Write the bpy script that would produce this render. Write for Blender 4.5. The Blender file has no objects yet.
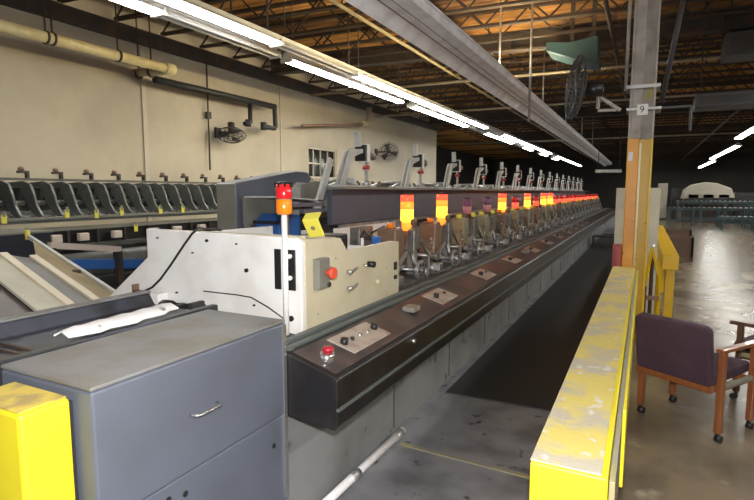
import bpy, bmesh, math, random
from mathutils import Vector, Matrix
R = math.radians
random.seed(7)
C = bpy.context.scene.collection
S = bpy.context.scene

# ---------------------------------------------------------------- camera
cd = bpy.data.cameras.new('camera'); cam = bpy.data.objects.new('camera', cd); C.objects.link(cam)
cd.sensor_width = 36; cd.lens = 525 / 754 * 36; cd.clip_start = .05; cd.clip_end = 300
cam.location = (0, 0, 1.75); cam.rotation_euler = (R(90 - 6.305), 0, R(26.905))
S.camera = cam
# ---------------------------------------------------------------- world, flash, exposure
W = bpy.data.worlds.new('world'); S.world = W; W.use_nodes = True
W.node_tree.nodes['Background'].inputs[0].default_value = (.8, .85, 1, 1)
W.node_tree.nodes['Background'].inputs[1].default_value = .02
def lamp(name, kind, loc, energy, color=(1, 1, 1), size=.1, size_y=None, rot=(0, 0, 0)):
    l = bpy.data.lights.new(name, kind); l.energy = energy; l.color = color
    if kind == 'AREA':
        l.shape = 'RECTANGLE'; l.size = size; l.size_y = size_y or size
    else: l.shadow_soft_size = size
    o = bpy.data.objects.new(name, l); C.objects.link(o); o.location = loc; o.rotation_euler = rot
    return o
FLASH = 165; TUBE = 18
# the photographer's flash, fixed on top of the camera
fl = lamp('camera_flash', 'SPOT', (.0, .0, 1.90), FLASH*1.3, (1, .97, .95), .035, rot=(R(80), 0, R(26.9)))
fl.data.spot_size = R(160); fl.data.spot_blend = .12
S.view_settings.view_transform = 'Standard'; S.view_settings.look = 'None'
S.view_settings.exposure = 1.22; S.view_settings.gamma = 1; S.view_settings.use_curve_mapping = False
if hasattr(S, 'cycles'):
    S.cycles.use_denoising = True; S.cycles.sample_clamp_indirect = 4

# ---------------------------------------------------------------- materials
def mat(name, col, rough=.5, metal=0, dirt=None, dscale=3, damt=.5, thr=(.45, .65), bump=0, bscale=60,
        emit=0, ecol=None, var=.06, coat=0, trans=0, stretch=None, dirt2=None, d2scale=12, d2thr=(.6, .68)):
    m = bpy.data.materials.new(name); m.use_nodes = True
    nt = m.node_tree; N = nt.nodes; L = nt.links; b = N['Principled BSDF']
    b.inputs['Roughness'].default_value = rough; b.inputs['Metallic'].default_value = metal
    b.inputs['Coat Weight'].default_value = coat; b.inputs['Transmission Weight'].default_value = trans
    tc = N.new('ShaderNodeTexCoord'); src = tc.outputs['Object']
    if stretch:
        mp = N.new('ShaderNodeMapping'); mp.inputs['Scale'].default_value = stretch
        L.new(src, mp.inputs[0]); src = mp.outputs[0]
    def noise(sc, det=6):
        n = N.new('ShaderNodeTexNoise'); n.inputs['Scale'].default_value = sc; n.inputs['Detail'].default_value = det
        L.new(src, n.inputs[0]); return n.outputs['Fac']
    def ramp(f, a, c):
        r = N.new('ShaderNodeMapRange'); r.inputs[1].default_value = a; r.inputs[2].default_value = c
        L.new(f, r.inputs[0]); return r.outputs[0]
    def mix(f, a, c):
        x = N.new('ShaderNodeMix'); x.data_type = 'RGBA'
        if hasattr(f, 'links') or not isinstance(f, float): L.new(f, x.inputs[0])
        for s, v in ((6, a), (7, c)):
            if isinstance(v, tuple): x.inputs[s].default_value = v + (1,)
            else: L.new(v, x.inputs[s])
        return x.outputs[2]
    n1 = noise(5)
    cur = mix(n1, tuple(max(0, c * (1 - var)) for c in col), tuple(min(1, c * (1 + var)) for c in col))
    if dirt:
        f = ramp(noise(dscale, 9), *thr)
        k = N.new('ShaderNodeMath'); k.operation = 'MULTIPLY'; k.inputs[1].default_value = damt; L.new(f, k.inputs[0])
        cur = mix(k.outputs[0], cur, dirt)
    if dirt2:
        f = ramp(noise(d2scale, 4), *d2thr); cur = mix(f, cur, dirt2)
    L.new(cur, b.inputs['Base Color'])
    if bump:
        bp = N.new('ShaderNodeBump'); bp.inputs['Strength'].default_value = bump; bp.inputs['Distance'].default_value = .01
        L.new(noise(bscale, 4), bp.inputs['Height']); L.new(bp.outputs[0], b.inputs['Normal'])
    if emit:
        b.inputs['Emission Strength'].default_value = emit
        b.inputs['Emission Color'].default_value = tuple(ecol or col) + (1,)
    return m
M = dict(
 wall=mat('painted_block_wall', (.42, .38, .29), .8, dirt=(.28, .25, .20), dscale=.5, damt=.65, thr=(.42, .7), bump=.2, bscale=20),
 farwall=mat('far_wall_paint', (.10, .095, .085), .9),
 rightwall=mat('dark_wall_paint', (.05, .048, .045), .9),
 deck=mat('tan_roof_deck', (.60, .30, .075), .8, dirt=(.10, .05, .02), dscale=.5, damt=.9, thr=(.45, .6), stretch=(.4, 1, 1)),
 steel_dark=mat('dark_painted_steel', (.035, .03, .026), .6, dirt=(.10, .05, .025), dscale=4),
 joist=mat('rusty_joist_primer', (.04, .024, .016), .65, dirt=(.03, .022, .018), dscale=3),
 beige_bar=mat('cream_conduit_paint', (.3, .24, .14), .5),
 grey=mat('blue_grey_machine_enamel', (.105, .118, .15), .42, dirt=(.075, .08, .095), dscale=2.5, damt=.5, dirt2=(.09, .09, .10), d2scale=5, d2thr=(.66, .74)),
 trough=mat('dirty_dark_trough', (.06, .065, .085), .38, dirt=(.02, .02, .022), dscale=2.2, damt=.9, thr=(.45, .56)),
 dullbrown=mat('dull_brown_sheet', (.075, .06, .055), .45, dirt=(.12, .10, .09), dscale=5),
 panelblue=mat('slate_blue_panel', (.075, .085, .12), .5, dirt=(.06, .065, .08), dscale=3),
 greytop=mat('scuffed_grey_lid', (.185, .185, .185), .5, dirt=(.13, .11, .075), dscale=5, damt=.8),
 base=mat('grey_scuffed_base', (.23, .235, .235), .5, dirt=(.10, .10, .10), dscale=1.6, damt=.7, dirt2=(.07, .07, .07), d2scale=6, d2thr=(.62, .7)),
 ledge=mat('black_console_enamel', (.012, .011, .012), .35, dirt=(.03, .025, .023), dscale=6, damt=.5),
 ledgetop=mat('worn_console_top', (.05, .042, .044), .3, dirt=(.13, .10, .09), dscale=4, damt=.6, dirt2=(.15, .045, .04), d2scale=2, d2thr=(.6, .66)),
 table=mat('greasy_dark_bed', (.075, .07, .07), .35, .3, dirt=(.20, .17, .14), dscale=7, damt=.7, thr=(.5, .6)),
 rubber=mat('black_rubber', (.02, .02, .021), .55),
 belt=mat('black_belt', (.03, .033, .033), .38),
 belt2=mat('dark_green_grey_rail', (.10, .115, .11), .4),
 white=mat('white_machine_enamel', (.86, .86, .84), .38, dirt=(.55, .5, .42), dscale=4, damt=.35),
 cream=mat('cream_machine_enamel', (.62, .56, .40), .4, dirt=(.5, .42, .27), dscale=4, damt=.4),
 olive=mat('brown_cream_rail', (.34, .27, .14), .4, dirt=(.2, .14, .07), dscale=6),
 plate=mat('worn_aluminium_plate', (.55, .48, .42), .35, .25, dirt=(.3, .2, .16), dscale=14),
 chrome=mat('bright_steel', (.7, .7, .7), .25, .9),
 steel=mat('dull_steel', (.5, .5, .5), .35, .7, dirt=(.12, .11, .10), dscale=9),
 cast=mat('oily_cast_metal', (.24, .23, .21), .38, .5, dirt=(.05, .045, .04), dscale=12),
 brown=mat('brown_gripper_housing', (.20, .12, .075), .45, dirt=(.09, .05, .03), dscale=10),
 khaki=mat('khaki_gripper_housing', (.28, .25, .15), .45, dirt=(.12, .10, .06), dscale=10),
 arm=mat('light_grey_arm_paint', (.50, .51, .49), .45, dirt=(.32, .32, .29), dscale=8),
 concrete=mat('aisle_concrete', (.23, .235, .25), .42, dirt=(.10, .10, .11), dscale=2.6, damt=.8, bump=.15, bscale=30, dirt2=(.045, .045, .05), d2scale=7, d2thr=(.63, .69)),
 tan=mat('polished_tan_concrete', (.235, .19, .13), .26, dirt=(.12, .10, .075), dscale=1.6, damt=.85, thr=(.42, .6), bump=.12, bscale=14, dirt2=(.36, .31, .23), d2scale=3.4, d2thr=(.62, .70), stretch=(1, .7, 1)),
 mat_=mat('black_floor_matting', (.028, .028, .029), .6, bump=.4, bscale=120),
 yellow=mat('safety_yellow_paint', (.70, .44, .005), .42, dirt=(.55, .36, .03), dscale=7, damt=.35, dirt2=(.10, .08, .03), d2scale=9, d2thr=(.70, .74)),
 lemon=mat('fresh_lemon_yellow_paint', (.74, .63, .02), .5, dirt=(.58, .45, .03), dscale=5, damt=.3, dirt2=(.25, .19, .05), d2scale=7, d2thr=(.70, .74)),
 worn=mat('worn_yellow_over_concrete', (.62, .52, .14), .5, dirt=(.44, .41, .34), dscale=5, damt=.95, thr=(.46, .60), bump=.3, bscale=40, dirt2=(.62, .60, .56), d2scale=11, d2thr=(.60, .66)),
 blocktop=mat('scraped_yellow_top', (.62, .48, .06), .5, dirt=(.30, .21, .08), dscale=12, damt=.8, thr=(.45, .6)),
 grime=mat('grey_steel_edge', (.26, .25, .20), .5, dirt=(.36, .30, .08), dscale=5),
 amberpaint=mat('orange_yellow_column_paint', (.68, .29, .003), .42, dirt=(.48, .16, .004), dscale=4, damt=.5, dirt2=(.14, .06, .02), d2scale=9, d2thr=(.68, .73)),
 colsteel=mat('weathered_column_steel', (.40, .37, .33), .55, dirt=(.22, .20, .17), dscale=5, damt=.7, dirt2=(.42, .36, .12), d2scale=3, d2thr=(.60, .68)),
 redpaint=mat('dark_red_paint', (.34, .03, .02), .4),
 alu=mat('galvanised_tray', (.92, .91, .94), .4, .0, dirt=(.5, .46, .45), dscale=4, damt=.4),
 alugroove=mat('tray_groove_painted_shade', (.30, .19, .15), .5, .2),  # groove strips coloured brown for the shade between the tray ribs
 tube=mat('fluorescent_tube', (1, 1, 1), .4, emit=TUBE, ecol=(1, .985, .93)),
 added_uptube=mat('added_warm_tube', (1, .9, .7), .4, emit=150, ecol=(1, .82, .5)),  # glow of the added uplights on the tray
 reflector=mat('white_fixture_enamel', (.55, .55, .52), .4),
 pipe=mat('cream_yellow_pipe', (.70, .62, .34), .35, dirt=(.5, .42, .2), dscale=5),
 pipe2=mat('faded_cream_pipe', (.34, .29, .2), .5, dirt=(.25, .2, .13), dscale=5),
 redlens=mat('red_beacon_lens', (.72, .02, .025), .22, coat=.5),
 orglens=mat('orange_beacon_lens', (.95, .24, .015), .22, coat=.5),
 redlit=mat('lit_red_lens', (.8, .05, .02), .3, emit=.9, ecol=(1, .07, .03)),
 amblit=mat('lit_amber_lens', (.95, .5, .03), .3, emit=1.5, ecol=(1, .45, .03)),
 orglit=mat('lit_orange_lens', (.95, .3, .03), .3, emit=.8, ecol=(1, .22, .02)),
 pinklens=mat('faded_pink_lens', (.60, .22, .25), .3),
 purple=mat('smoked_purple_lens', (.22, .08, .16), .3),
 black=mat('black_plastic', (.015, .015, .016), .4),
 red=mat('red_button', (.38, .015, .03), .3, coat=.3),
 redorange=mat('orange_red_button', (.75, .10, .05), .35),
 tag=mat('yellow_plastic_tag', (.80, .74, .10), .5),
 blue=mat('blue_plastic', (.03, .12, .38), .4),
 navy=mat('navy_cabinet_enamel', (.02, .022, .035), .45),
 label=mat('pinkish_white_label', (.62, .54, .47), .6),
 hop=mat('dark_hopper_enamel', (.022, .024, .022), .4, dirt=(.05, .05, .045), dscale=6),
 hopplate=mat('grey_green_hopper_plate', (.075, .08, .075), .4, dirt=(.13, .13, .115), dscale=8),
 railgrey=mat('grey_rail_enamel', (.22, .22, .19), .4, dirt=(.16, .16, .13), dscale=5),
 paper=mat('white_paper', (.78, .78, .78), .7),
 fabric=mat('dark_purple_fabric', (.055, .028, .045), .9, dirt=(.08, .045, .06), dscale=6, bump=.3, bscale=250),
 wood=mat('reddish_brown_wood', (.27, .095, .035), .32, dirt=(.15, .05, .02), dscale=8, coat=.3, stretch=(6, 6, 1)),
 darkwood=mat('dark_brown_wood', (.10, .055, .03), .35),
 teal=mat('teal_duct_paint', (.022, .062, .075), .5),
 tealconv=mat('teal_conveyor_paint', (.07, .12, .125), .5, dirt=(.03, .04, .04), dscale=3),
 fan=mat('dark_fan_guard', (.055, .055, .06), .5),
 ductgrey=mat('dull_grey_sheet_metal', (.055, .055, .06), .5),
 tarp=mat('pale_tarp', (.55, .51, .42), .7),
 offwhite=mat('off_white_panel', (.58, .57, .46), .55, dirt=(.4, .38, .28), dscale=3),
 glass=mat('dark_window_glass', (.02, .022, .02), .12),
 frame=mat('window_frame_paint', (.42, .38, .30), .6),
)

# ---------------------------------------------------------------- mesh helpers
class MB:
    def __init__(s): s.b = bmesh.new()
    def _add(s, verts, faces, smooth=False):
        v = [s.b.verts.new(p) for p in verts]
        for f in faces:
            try: s.b.faces.new([v[i] for i in f]).smooth = smooth
            except ValueError: pass
        return s
    def box(s, a, b, M_=None):
        x0, y0, z0 = a; x1, y1, z1 = b
        P = [(x, y, z) for z in (z0, z1) for y in (y0, y1) for x in (x0, x1)]
        if M_ is not None: P = [M_ @ Vector(p) for p in P]
        return s._add(P, [(0, 2, 3, 1), (4, 5, 7, 6), (0, 1, 5, 4), (2, 6, 7, 3), (0, 4, 6, 2), (1, 3, 7, 5)])
    def prism(s, pts, axis, a, b):
        """extrude a polygon (2D) along axis from a to b"""
        def p3(p, t):
            return (t, p[0], p[1]) if axis == 'x' else (p[0], t, p[1]) if axis == 'y' else (p[0], p[1], t)
        n = len(pts); V = [p3(p, a) for p in pts] + [p3(p, b) for p in pts]
        F = [tuple(range(n))[::-1], tuple(range(n, 2 * n))] + [(i, (i + 1) % n, n + (i + 1) % n, n + i) for i in range(n)]
        return s._add(V, F)
    def cyl(s, p, q, r, r2=None, n=14, cap=True):
        p = Vector(p); q = Vector(q); d = (q - p).normalized(); r2 = r if r2 is None else r2
        u = d.orthogonal().normalized(); w = d.cross(u)
        A = [p + (u * math.cos(t) + w * math.sin(t)) * r for t in (2 * math.pi * i / n for i in range(n))]
        B = [q + (u * math.cos(t) + w * math.sin(t)) * r2 for t in (2 * math.pi * i / n for i in range(n))]
        v = [s.b.verts.new(x) for x in A + B]
        for i in range(n):
            s.b.faces.new((v[i], v[(i + 1) % n], v[n + (i + 1) % n], v[n + i])).smooth = True
        if cap: s.b.faces.new(v[:n][::-1]); s.b.faces.new(v[n:])
        return s
    def tube(s, pts, r, n=8):
        pts = [Vector(p) for p in pts]; rings = []
        u = None
        for i, p in enumerate(pts):
            d = (pts[min(i + 1, len(pts) - 1)] - pts[max(i - 1, 0)]).normalized()
            u = (u - d * u.dot(d)).normalized() if u is not None and (u - d * u.dot(d)).length > 1e-4 else d.orthogonal().normalized()
            w = d.cross(u)
            rings.append([s.b.verts.new(p + (u * math.cos(t) + w * math.sin(t)) * r) for t in (2 * math.pi * k / n for k in range(n))])
        for a, b in zip(rings, rings[1:]):
            for k in range(n): s.b.faces.new((a[k], a[(k + 1) % n], b[(k + 1) % n], b[k])).smooth = True
        s.b.faces.new(rings[0][::-1]); s.b.faces.new(rings[-1])
        return s
    def lathe(s, prof, c=(0, 0, 0), n=20):
        """profile (r, z) turned about z"""
        c = Vector(c); rings = []
        for r, z in prof:
            rings.append([s.b.verts.new(c + Vector((r * math.cos(t), r * math.sin(t), z))) for t in (2 * math.pi * k / n for k in range(n))])
        for a, b in zip(rings, rings[1:]):
            for k in range(n): s.b.faces.new((a[k], a[(k + 1) % n], b[(k + 1) % n], b[k])).smooth = True
        s.b.faces.new(rings[0][::-1]); s.b.faces.new(rings[-1])
        return s
    def bar(s, p, q, w, h=None, up=(0, 0, 1)):
        """rectangular bar from p to q"""
        p = Vector(p); q = Vector(q); d = q - p; L = d.length; d.normalize(); h = h or w
        x = d.cross(Vector(up)); x = x.normalized() if x.length > 1e-4 else d.orthogonal().normalized()
        z = x.cross(d)
        m = Matrix((x, d, z)).transposed().to_4x4(); m.translation = p
        return s.box((-w / 2, 0, -h / 2), (w / 2, L, h / 2), m)
    def build(s, name, m, parent=None, bevel=0, seg=2):
        if bevel:
            bmesh.ops.remove_doubles(s.b, verts=s.b.verts, dist=1e-6)
        bmesh.ops.recalc_face_normals(s.b, faces=s.b.faces)
        off = Vector((0, 0, 0))
        if parent is not None:
            p = parent
            while p is not None: off += p.location; p = p.parent
            for v in s.b.verts: v.co -= off
        me = bpy.data.meshes.new(name); s.b.to_mesh(me); s.b.free()
        me.materials.append(m)
        o = bpy.data.objects.new(name, me); C.objects.link(o)
        if parent is not None: o.parent = parent
        if bevel:
            bv = o.modifiers.new('bevel', 'BEVEL'); bv.width = bevel; bv.segments = seg; bv.limit_method = 'ANGLE'
        return o
EACH = {'leg', 'end_cap', 'post', 'hanger_rod', 'roller', 'side_plate', 'side_rail', 'guard_rail', 'panel_seam', 'panel_latch', 'bracket', 'cross_bar',
        'blade', 'louver', 'upright', 'knockout', 'roller_shaft', 'shaft', 'coupling', 'collar_band', 'gripper_jaw', 'air_hose', 'side_board', 'hanger', 'link_bar', 'spring'}
_build = MB.build
def build_each(s, name, m, parent=None, bevel=0, seg=2):
    if name not in EACH or parent is None: return _build(s, name, m, parent, bevel, seg)
    seen = set(); isl = []
    for v in s.b.verts:
        if v in seen: continue
        st = [v]; seen.add(v); g = []
        while st:
            a = st.pop(); g.append(a)
            for e in a.link_edges:
                o = e.other_vert(a)
                if o not in seen: seen.add(o); st.append(o)
        isl.append(g)
    if len(isl) == 1: return _build(s, name, m, parent, bevel, seg)
    last = None
    for g in isl:
        n = MB(); mp = {v: n.b.verts.new(v.co) for v in g}
        fs = {f for v in g for f in v.link_faces}
        for f in fs: n.b.faces.new([mp[v] for v in f.verts]).smooth = f.smooth
        last = _build(n, name, m, parent, bevel, seg)
    s.b.free(); return last
MB.build = build_each
def thing(name, loc, label, cat, group=None):
    o = bpy.data.objects.new(name, None); C.objects.link(o); o.location = loc; o.empty_display_size = .1
    o['label'] = label; o['category'] = cat
    if group: o['group'] = group
    return o
def tag(o, label, cat, group=None, kind=None):
    if kind: o['kind'] = kind
    o['label'] = label; o['category'] = cat
    if group: o['group'] = group
    return o
def origin(o, loc):
    """move a single-mesh thing's origin to its base"""
    loc = Vector(loc); o.data.transform(Matrix.Translation(-loc)); o.location = loc; return o
def struct(o): o['kind'] = 'structure'; return o
def part(o, label): o['label'] = label; return o
def copy_tree(o, parent=None):
    c = o.copy(); C.objects.link(c); c.parent = parent
    for ch in list(o.children): copy_tree(ch, c)
    return c
def copies(proto, locs, labels, group=None):
    out = []
    for i, l in enumerate(locs):
        o = proto if i == 0 else copy_tree(proto)
        o.location = l; o['label'] = labels[i] if i < len(labels) else labels[-1]
        if group: o['group'] = group
        out.append(o)
    return out
ORD = ['first', 'second', 'third', 'fourth', 'fifth', 'sixth', 'seventh', 'eighth', 'ninth', 'tenth', 'eleventh', 'twelfth',
       'thirteenth', 'fourteenth', 'fifteenth', 'sixteenth', 'seventeenth', 'eighteenth', 'nineteenth', 'twentieth']
def inv(o, c=None):  # rotate thing about z
    o.rotation_euler.z = c; return o

# ================================================================ SETTING
YF = 62
struct(MB().box((-9.2, -4, -.1), (-.17, YF, 0)).box((-16.2, 24, -.1), (-9.2, YF, 0)).build('floor', M['concrete']))
struct(MB().box((-.17, -4, -.1), (14, YF, 0)).build('floor', M['tan']))
w = MB()   # left wall with a window opening y 13.2..14.8, z 2.2..3.05
w.box((-9.2, -4, 0), (-9, 13.2, 6)).box((-9.2, 14.85, 0), (-9, 24, 6)).box((-9.2, 13.2, 0), (-9, 14.85, 2.15)).box((-9.2, 13.2, 3.1), (-9, 14.85, 6))
struct(w.build('wall_left', M['wall']))
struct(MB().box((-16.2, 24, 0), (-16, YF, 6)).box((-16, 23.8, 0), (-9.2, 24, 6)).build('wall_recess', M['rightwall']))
for y in (7.42, 11.9, 18.6):
    pass
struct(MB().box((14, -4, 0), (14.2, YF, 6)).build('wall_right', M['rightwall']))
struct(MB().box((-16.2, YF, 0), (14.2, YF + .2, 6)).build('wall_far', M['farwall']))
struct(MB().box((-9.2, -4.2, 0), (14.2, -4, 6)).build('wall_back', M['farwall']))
# corrugated roof deck
dk = MB(); y = -4.0
prof = []
while y < YF:
    prof += [(y, 5.66), (y + .10, 5.66), (y + .13, 5.62), (y + .27, 5.62), (y + .30, 5.66)]; y += .30
prof = prof + [(y, 5.8), (-4, 5.8)]
struct(dk.prism(prof, 'x', -16.2, 14.2).build('ceiling', M['deck']))
wn = struct(MB().box((-9.16, 13.2, 2.15), (-9.14, 14.85, 3.1)).build('window_1', M['glass']))
f = MB().box((-9.1, 13.2, 2.15), (-9.02, 13.26, 3.1)).box((-9.1, 14.79, 2.15), (-9.02, 14.85, 3.1)).box((-9.1, 13.2, 3.04), (-9.02, 14.85, 3.1)).box((-9.1, 13.2, 2.15), (-8.95, 14.85, 2.22))
for k in range(1, 4): f.box((-9.12, 13.2 + .41 * k - .015, 2.2), (-9.08, 13.2 + .41 * k + .015, 3.08))
f.box((-9.12, 13.2, 2.6), (-9.08, 14.85, 2.64))
f.build('window_frame', M['frame'], wn)
# wall pilaster joint and picture-rail line of the left wall
struct(MB().box((-9.0, 7.40, 0), (-8.965, 7.50, 4.6)).build('trim_1', M['frame']))
struct(MB().box((-9.0, 11.86, 0), (-8.975, 11.92, 4.6)).build('trim_2', M['frame']))
struct(MB().box((-9.0, -4, 4.62), (-8.9, 24, 4.9)).build('trim_3', M['steel_dark']))

# ---------------------------------------------------------------- roof steel
SK = R(6.0)
def joist():
    t = thing('roof_joist', (0, 0, 4.9), 'x', 'roof joist')
    x0, x1 = -8.9, 13.8
    m = MB().box((x0, -.05, 5.50), (x1, -.01, 5.56)).box((x0, .01, 5.50), (x1, .05, 5.56)); m.build('top_chord', M['joist'], t)
    m = MB().box((x0, -.05, 4.90), (x1, -.01, 4.95)).box((x0, .01, 4.90), (x1, .05, 4.95)); m.build('bottom_chord', M['joist'], t)
    m = MB(); n = 38; st = (x1 - x0) / n
    for k in range(n):
        a, b = (4.94, 5.52) if k % 2 == 0 else (5.52, 4.94)
        m.bar((x0 + k * st, 0, a), (x0 + (k + 1) * st, 0, b), .03, .03, (0, 1, 0))
    m.build('web', M['joist'], t)
    return t
jy = [4.2 + 1.05 * k for k in range(52)]
jy = [y for y in jy if all(abs(y - g) > .5 for g in (12.2, 23.6, 35, 46))]
jl = ['open-web steel roof joist, %s of the joists before the first deep girder' % ORD[i] for i in range(sum(1 for y in jy if y < 12.2))]
n1 = len(jl); n2 = sum(1 for y in jy if 12.2 < y < 23.6)
jl += ['brown open-web steel roof joist, %s one beyond the first deep girder' % ORD[i] for i in range(n2)]
jl += ['open-web steel roof joist in the dim far part of the hall beyond the second girder']
p = joist()
for o in copies(p, [(0, y, 4.9) for y in jy], jl, 'open-web roof joists'): o.rotation_euler.z = SK * .55
def girder():
    t = thing('roof_girder', (0, 0, 4.7), 'x', 'girder')
    MB().box((-8.9, -.13, 5.16), (13.8, .13, 5.20)).box((-8.9, -.13, 4.80), (13.8, .13, 4.84)).build('flange', M['steel_dark'], t)
    m = MB().box((-8.9, -.012, 4.84), (13.8, .012, 5.16))
    for k in range(12): m.box((-8.8 + 2 * k, -.12, 4.84), (-8.78 + 2 * k, .12, 5.16))
    m.build('web_plate', M['steel_dark'], t)
    return t
for o in copies(girder(), [(0, 12.2, 4.7), (0, 23.6, 4.7), (0, 35, 4.7), (0, 46, 4.7)],
    ['deep dark steel girder crossing above the near machine, nearest of the roof girders', 'dark roof girder, second from the camera',
     'dark roof girder, third from the camera', 'dark roof girder, furthest from the camera'], 'deep roof girders'): o.rotation_euler.z = SK * .9

# thin conduits and sprinkler pipes that run the length of the hall under the joists
for i, (x, z, r, mt, lb) in enumerate([(-4.55, 4.75, .035, 'beige_bar', 'thin cream conduit hung above the double row of tubes'),
        (-6.9, 4.7, .04, 'steel_dark', 'black sprinkler pipe left of the fluorescent rows'),
        (-.72, 4.8, .04, 'steel_dark', 'dark sprinkler pipe right of the grey overhead tray'),
        (-3.4, 4.82, .03, 'pipe2', 'faded cream conduit just left of the grey overhead tray'),
        (3.0, 4.84, .05, 'ductgrey', 'grey pipe under the dark roof right of the steel column')]):
    t = thing('overhead_pipe', (x, 1, z), lb, 'pipe')
    MB().cyl((x, 1, z), (x, 60, z), r, n=10).build('pipe_run', M[mt], t)
    m = MB()
    for k in range(12): m.box((x - .012, 3 + 4.7 * k, z), (x + .012, 3.03 + 4.7 * k, 5.6 if z > 4.85 else 5.6))
    m.build('hanger_rod', M['steel_dark'], t)
# cross pipes
for i, (y, z, lb) in enumerate([(13.1, 4.55, 'pale cross pipe just beyond the first deep girder'), (17.2, 4.45, 'pale cross pipe, second beyond the first deep girder'),
                                (27.5, 4.3, 'pale cross pipe far down the hall above the signal beacons')]):
    t = thing('cross_pipe', (-2, y, z), lb, 'pipe')
    MB().cyl((-8.8, y, z), (9, y + .5, z), .035, n=8).build('pipe_run', M['pipe2'], t)
    m = MB()
    for k in range(6): m.box((-8 + 3 * k, y + .08 * k - .01, z), (-7.98 + 3 * k, y + .08 * k + .01, 5.6))
    m.build('hanger_rod', M['steel_dark'], t)

# ---------------------------------------------------------------- fluorescent fixtures
def fixture(lit, L, W_=.13):
    t = thing('strip_light', (0, 0, 4.0), 'x', 'strip light')
    MB().prism([(-W_, 4.035), (-.06, 4.10), (.06, 4.10), (W_, 4.035), (W_ - .005, 4.03), (.05, 4.09), (-.05, 4.09), (-W_ + .005, 4.03)], 'y', 0, L).build('reflector', M['reflector'], t)
    MB().box((-.05, 0, 4.10), (.05, L, 4.16)).build('ballast_housing', M['reflector'], t)
    for dx in (-W_ * .55, W_ * .55):
        MB().cyl((dx, .03, 4.03), (dx, L - .03, 4.03), .026, n=8).build('tube', M['tube'] if lit else M['reflector'], t)
    MB().box((-.12, 0, 3.99), (.12, .03, 4.09)).box((-.12, L - .03, 3.99), (.12, L, 4.09)).build('end_cap', M['reflector'], t)
    m = MB()
    for y in (.2, L - .2): m.cyl((0, y, 4.15), (0, y, 5.6), .008, n=6)
    m.build('hanger_rod', M['steel_dark'], t)
    return t
FL = 2.4
near = fixture(True, FL); shaded = fixture(True, FL, .17); unlit = fixture(False, FL)
A = [4.42 + FL * k for k in range(19)]          # row above the feeder side, x = -5.2
lit_a = [y for i, y in enumerate(A) if i != 1 and i not in (6, 12)]
B = [2.6, 7.7, 10.1, 13.2, 15.6, 20.4, 22.8, 27.6, 32.4, 37.2]
U = [(-5.2, A[1], 4), (-5.2, A[6], 4), (-5.2, A[12], 4), (-5.68, 5.0, 4), (-5.68, 18.0, 4), (-5.68, 25.2, 4)]
Rr = [(3.45, 1 + FL * k, 4.0) for k in range(11)]
Rf = [(4.0, 31.5 + FL * k, 4.0) for k in range(5)] + [(4.45, 46 + FL * k, 4.0) for k in range(5)]
Rg = [(7.4, 24 + FL * k, 4.0) for k in range(0, 8, 3)]
gA = 'lit strip lights of the left double row'
copies(near, [(-5.2, y, 4.0) for y in lit_a] + [(-5.68, y, 4.0) for y in B],
  ['brightest lit fluorescent strip light, nearest in the inner left row'] +
  ['lit fluorescent strip light in the inner left row, %s beyond the unlit gap' % ORD[i] for i in range(4)] +
  ['lit fluorescent strip light far down the inner left row'] * (len(lit_a) - 5) +
  ['lit fluorescent strip light at the top left corner, nearest in the outer left row',
   'lit strip light in the outer left row, first beyond the grey unlit fixture', 'lit strip light in the outer left row, second beyond the grey unlit fixture',
   'lit strip light in the outer left row, third beyond the grey unlit fixture', 'lit strip light in the outer left row, fourth beyond the grey unlit fixture'] +
  ['lit fluorescent strip light far down the outer left row'] * (len(B) - 5), None)
copies(shaded, Rr + Rf + Rg,
  ['lit fluorescent strip light of the near right row over the tan floor'] * len(Rr) +
  ['lit fluorescent strip light of the far right row right of the column'] * len(Rf) +
  ['lit fluorescent strip light of the outermost right row by the right wall'] * len(Rg), None)
for o in list(C.objects):
    if o.type == 'EMPTY' and o.name.startswith('strip_light') and o is not unlit:
        l = o['label']
        o['group'] = ('far inner left strip lights' if 'far down the inner' in l else 'far outer left strip lights' if 'far down the outer' in l else
                      'near right strip lights' if 'near right' in l else 'far right strip lights' if 'far right' in l else
                      'outermost right strip lights' if 'outermost' in l else 'near left strip lights')
copies(unlit, U, ['grey unlit strip light between the lit ones of the inner left row, nearest', 'unlit strip light of the inner left row, second from the camera',
  'unlit strip light of the inner left row, furthest', 'grey unlit strip light behind the top left lit one, outer left row', 'unlit strip light of the outer left row, second from the camera',
  'unlit strip light of the outer left row, furthest'], 'unlit strip lights')

# ---------------------------------------------------------------- long grey tray above the machine
t = thing('cable_tray', (-2.3, 1, 3.5), 'long galvanised steel tray hung over the inserting machine', 'cable tray')
MB().prism([(-2.43, 3.418), (-2.30, 3.535), (-2.30, 3.56), (-2.50, 3.56), (-2.50, 3.47)], 'y', 1, 38).build('bottom_panel', M['alu'], t)
MB().prism([(-2.30, 3.515), (-2.265, 3.515), (-2.265, 3.56), (-2.30, 3.56)], 'y', 1, 38).build('groove', M['alugroove'], t)
MB().prism([(-2.265, 3.505), (-2.19, 3.505), (-2.19, 3.56), (-2.265, 3.56)], 'y', 1, 38).build('rib', M['alu'], t)
MB().prism([(-2.19, 3.52), (-2.165, 3.52), (-2.165, 3.56), (-2.19, 3.56)], 'y', 1, 38).build('groove', M['alugroove'], t)
MB().prism([(-2.165, 3.51), (-2.05, 3.53), (-2.05, 3.57), (-2.165, 3.57)], 'y', 1, 38).build('rib', M['alu'], t)
MB().prism([(-2.05, 3.53), (-2.035, 3.53), (-2.035, 3.62), (-2.0, 3.62), (-2.0, 3.635), (-2.05, 3.635)], 'y', 1, 38).build('side_flange', M['alu'], t)
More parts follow.
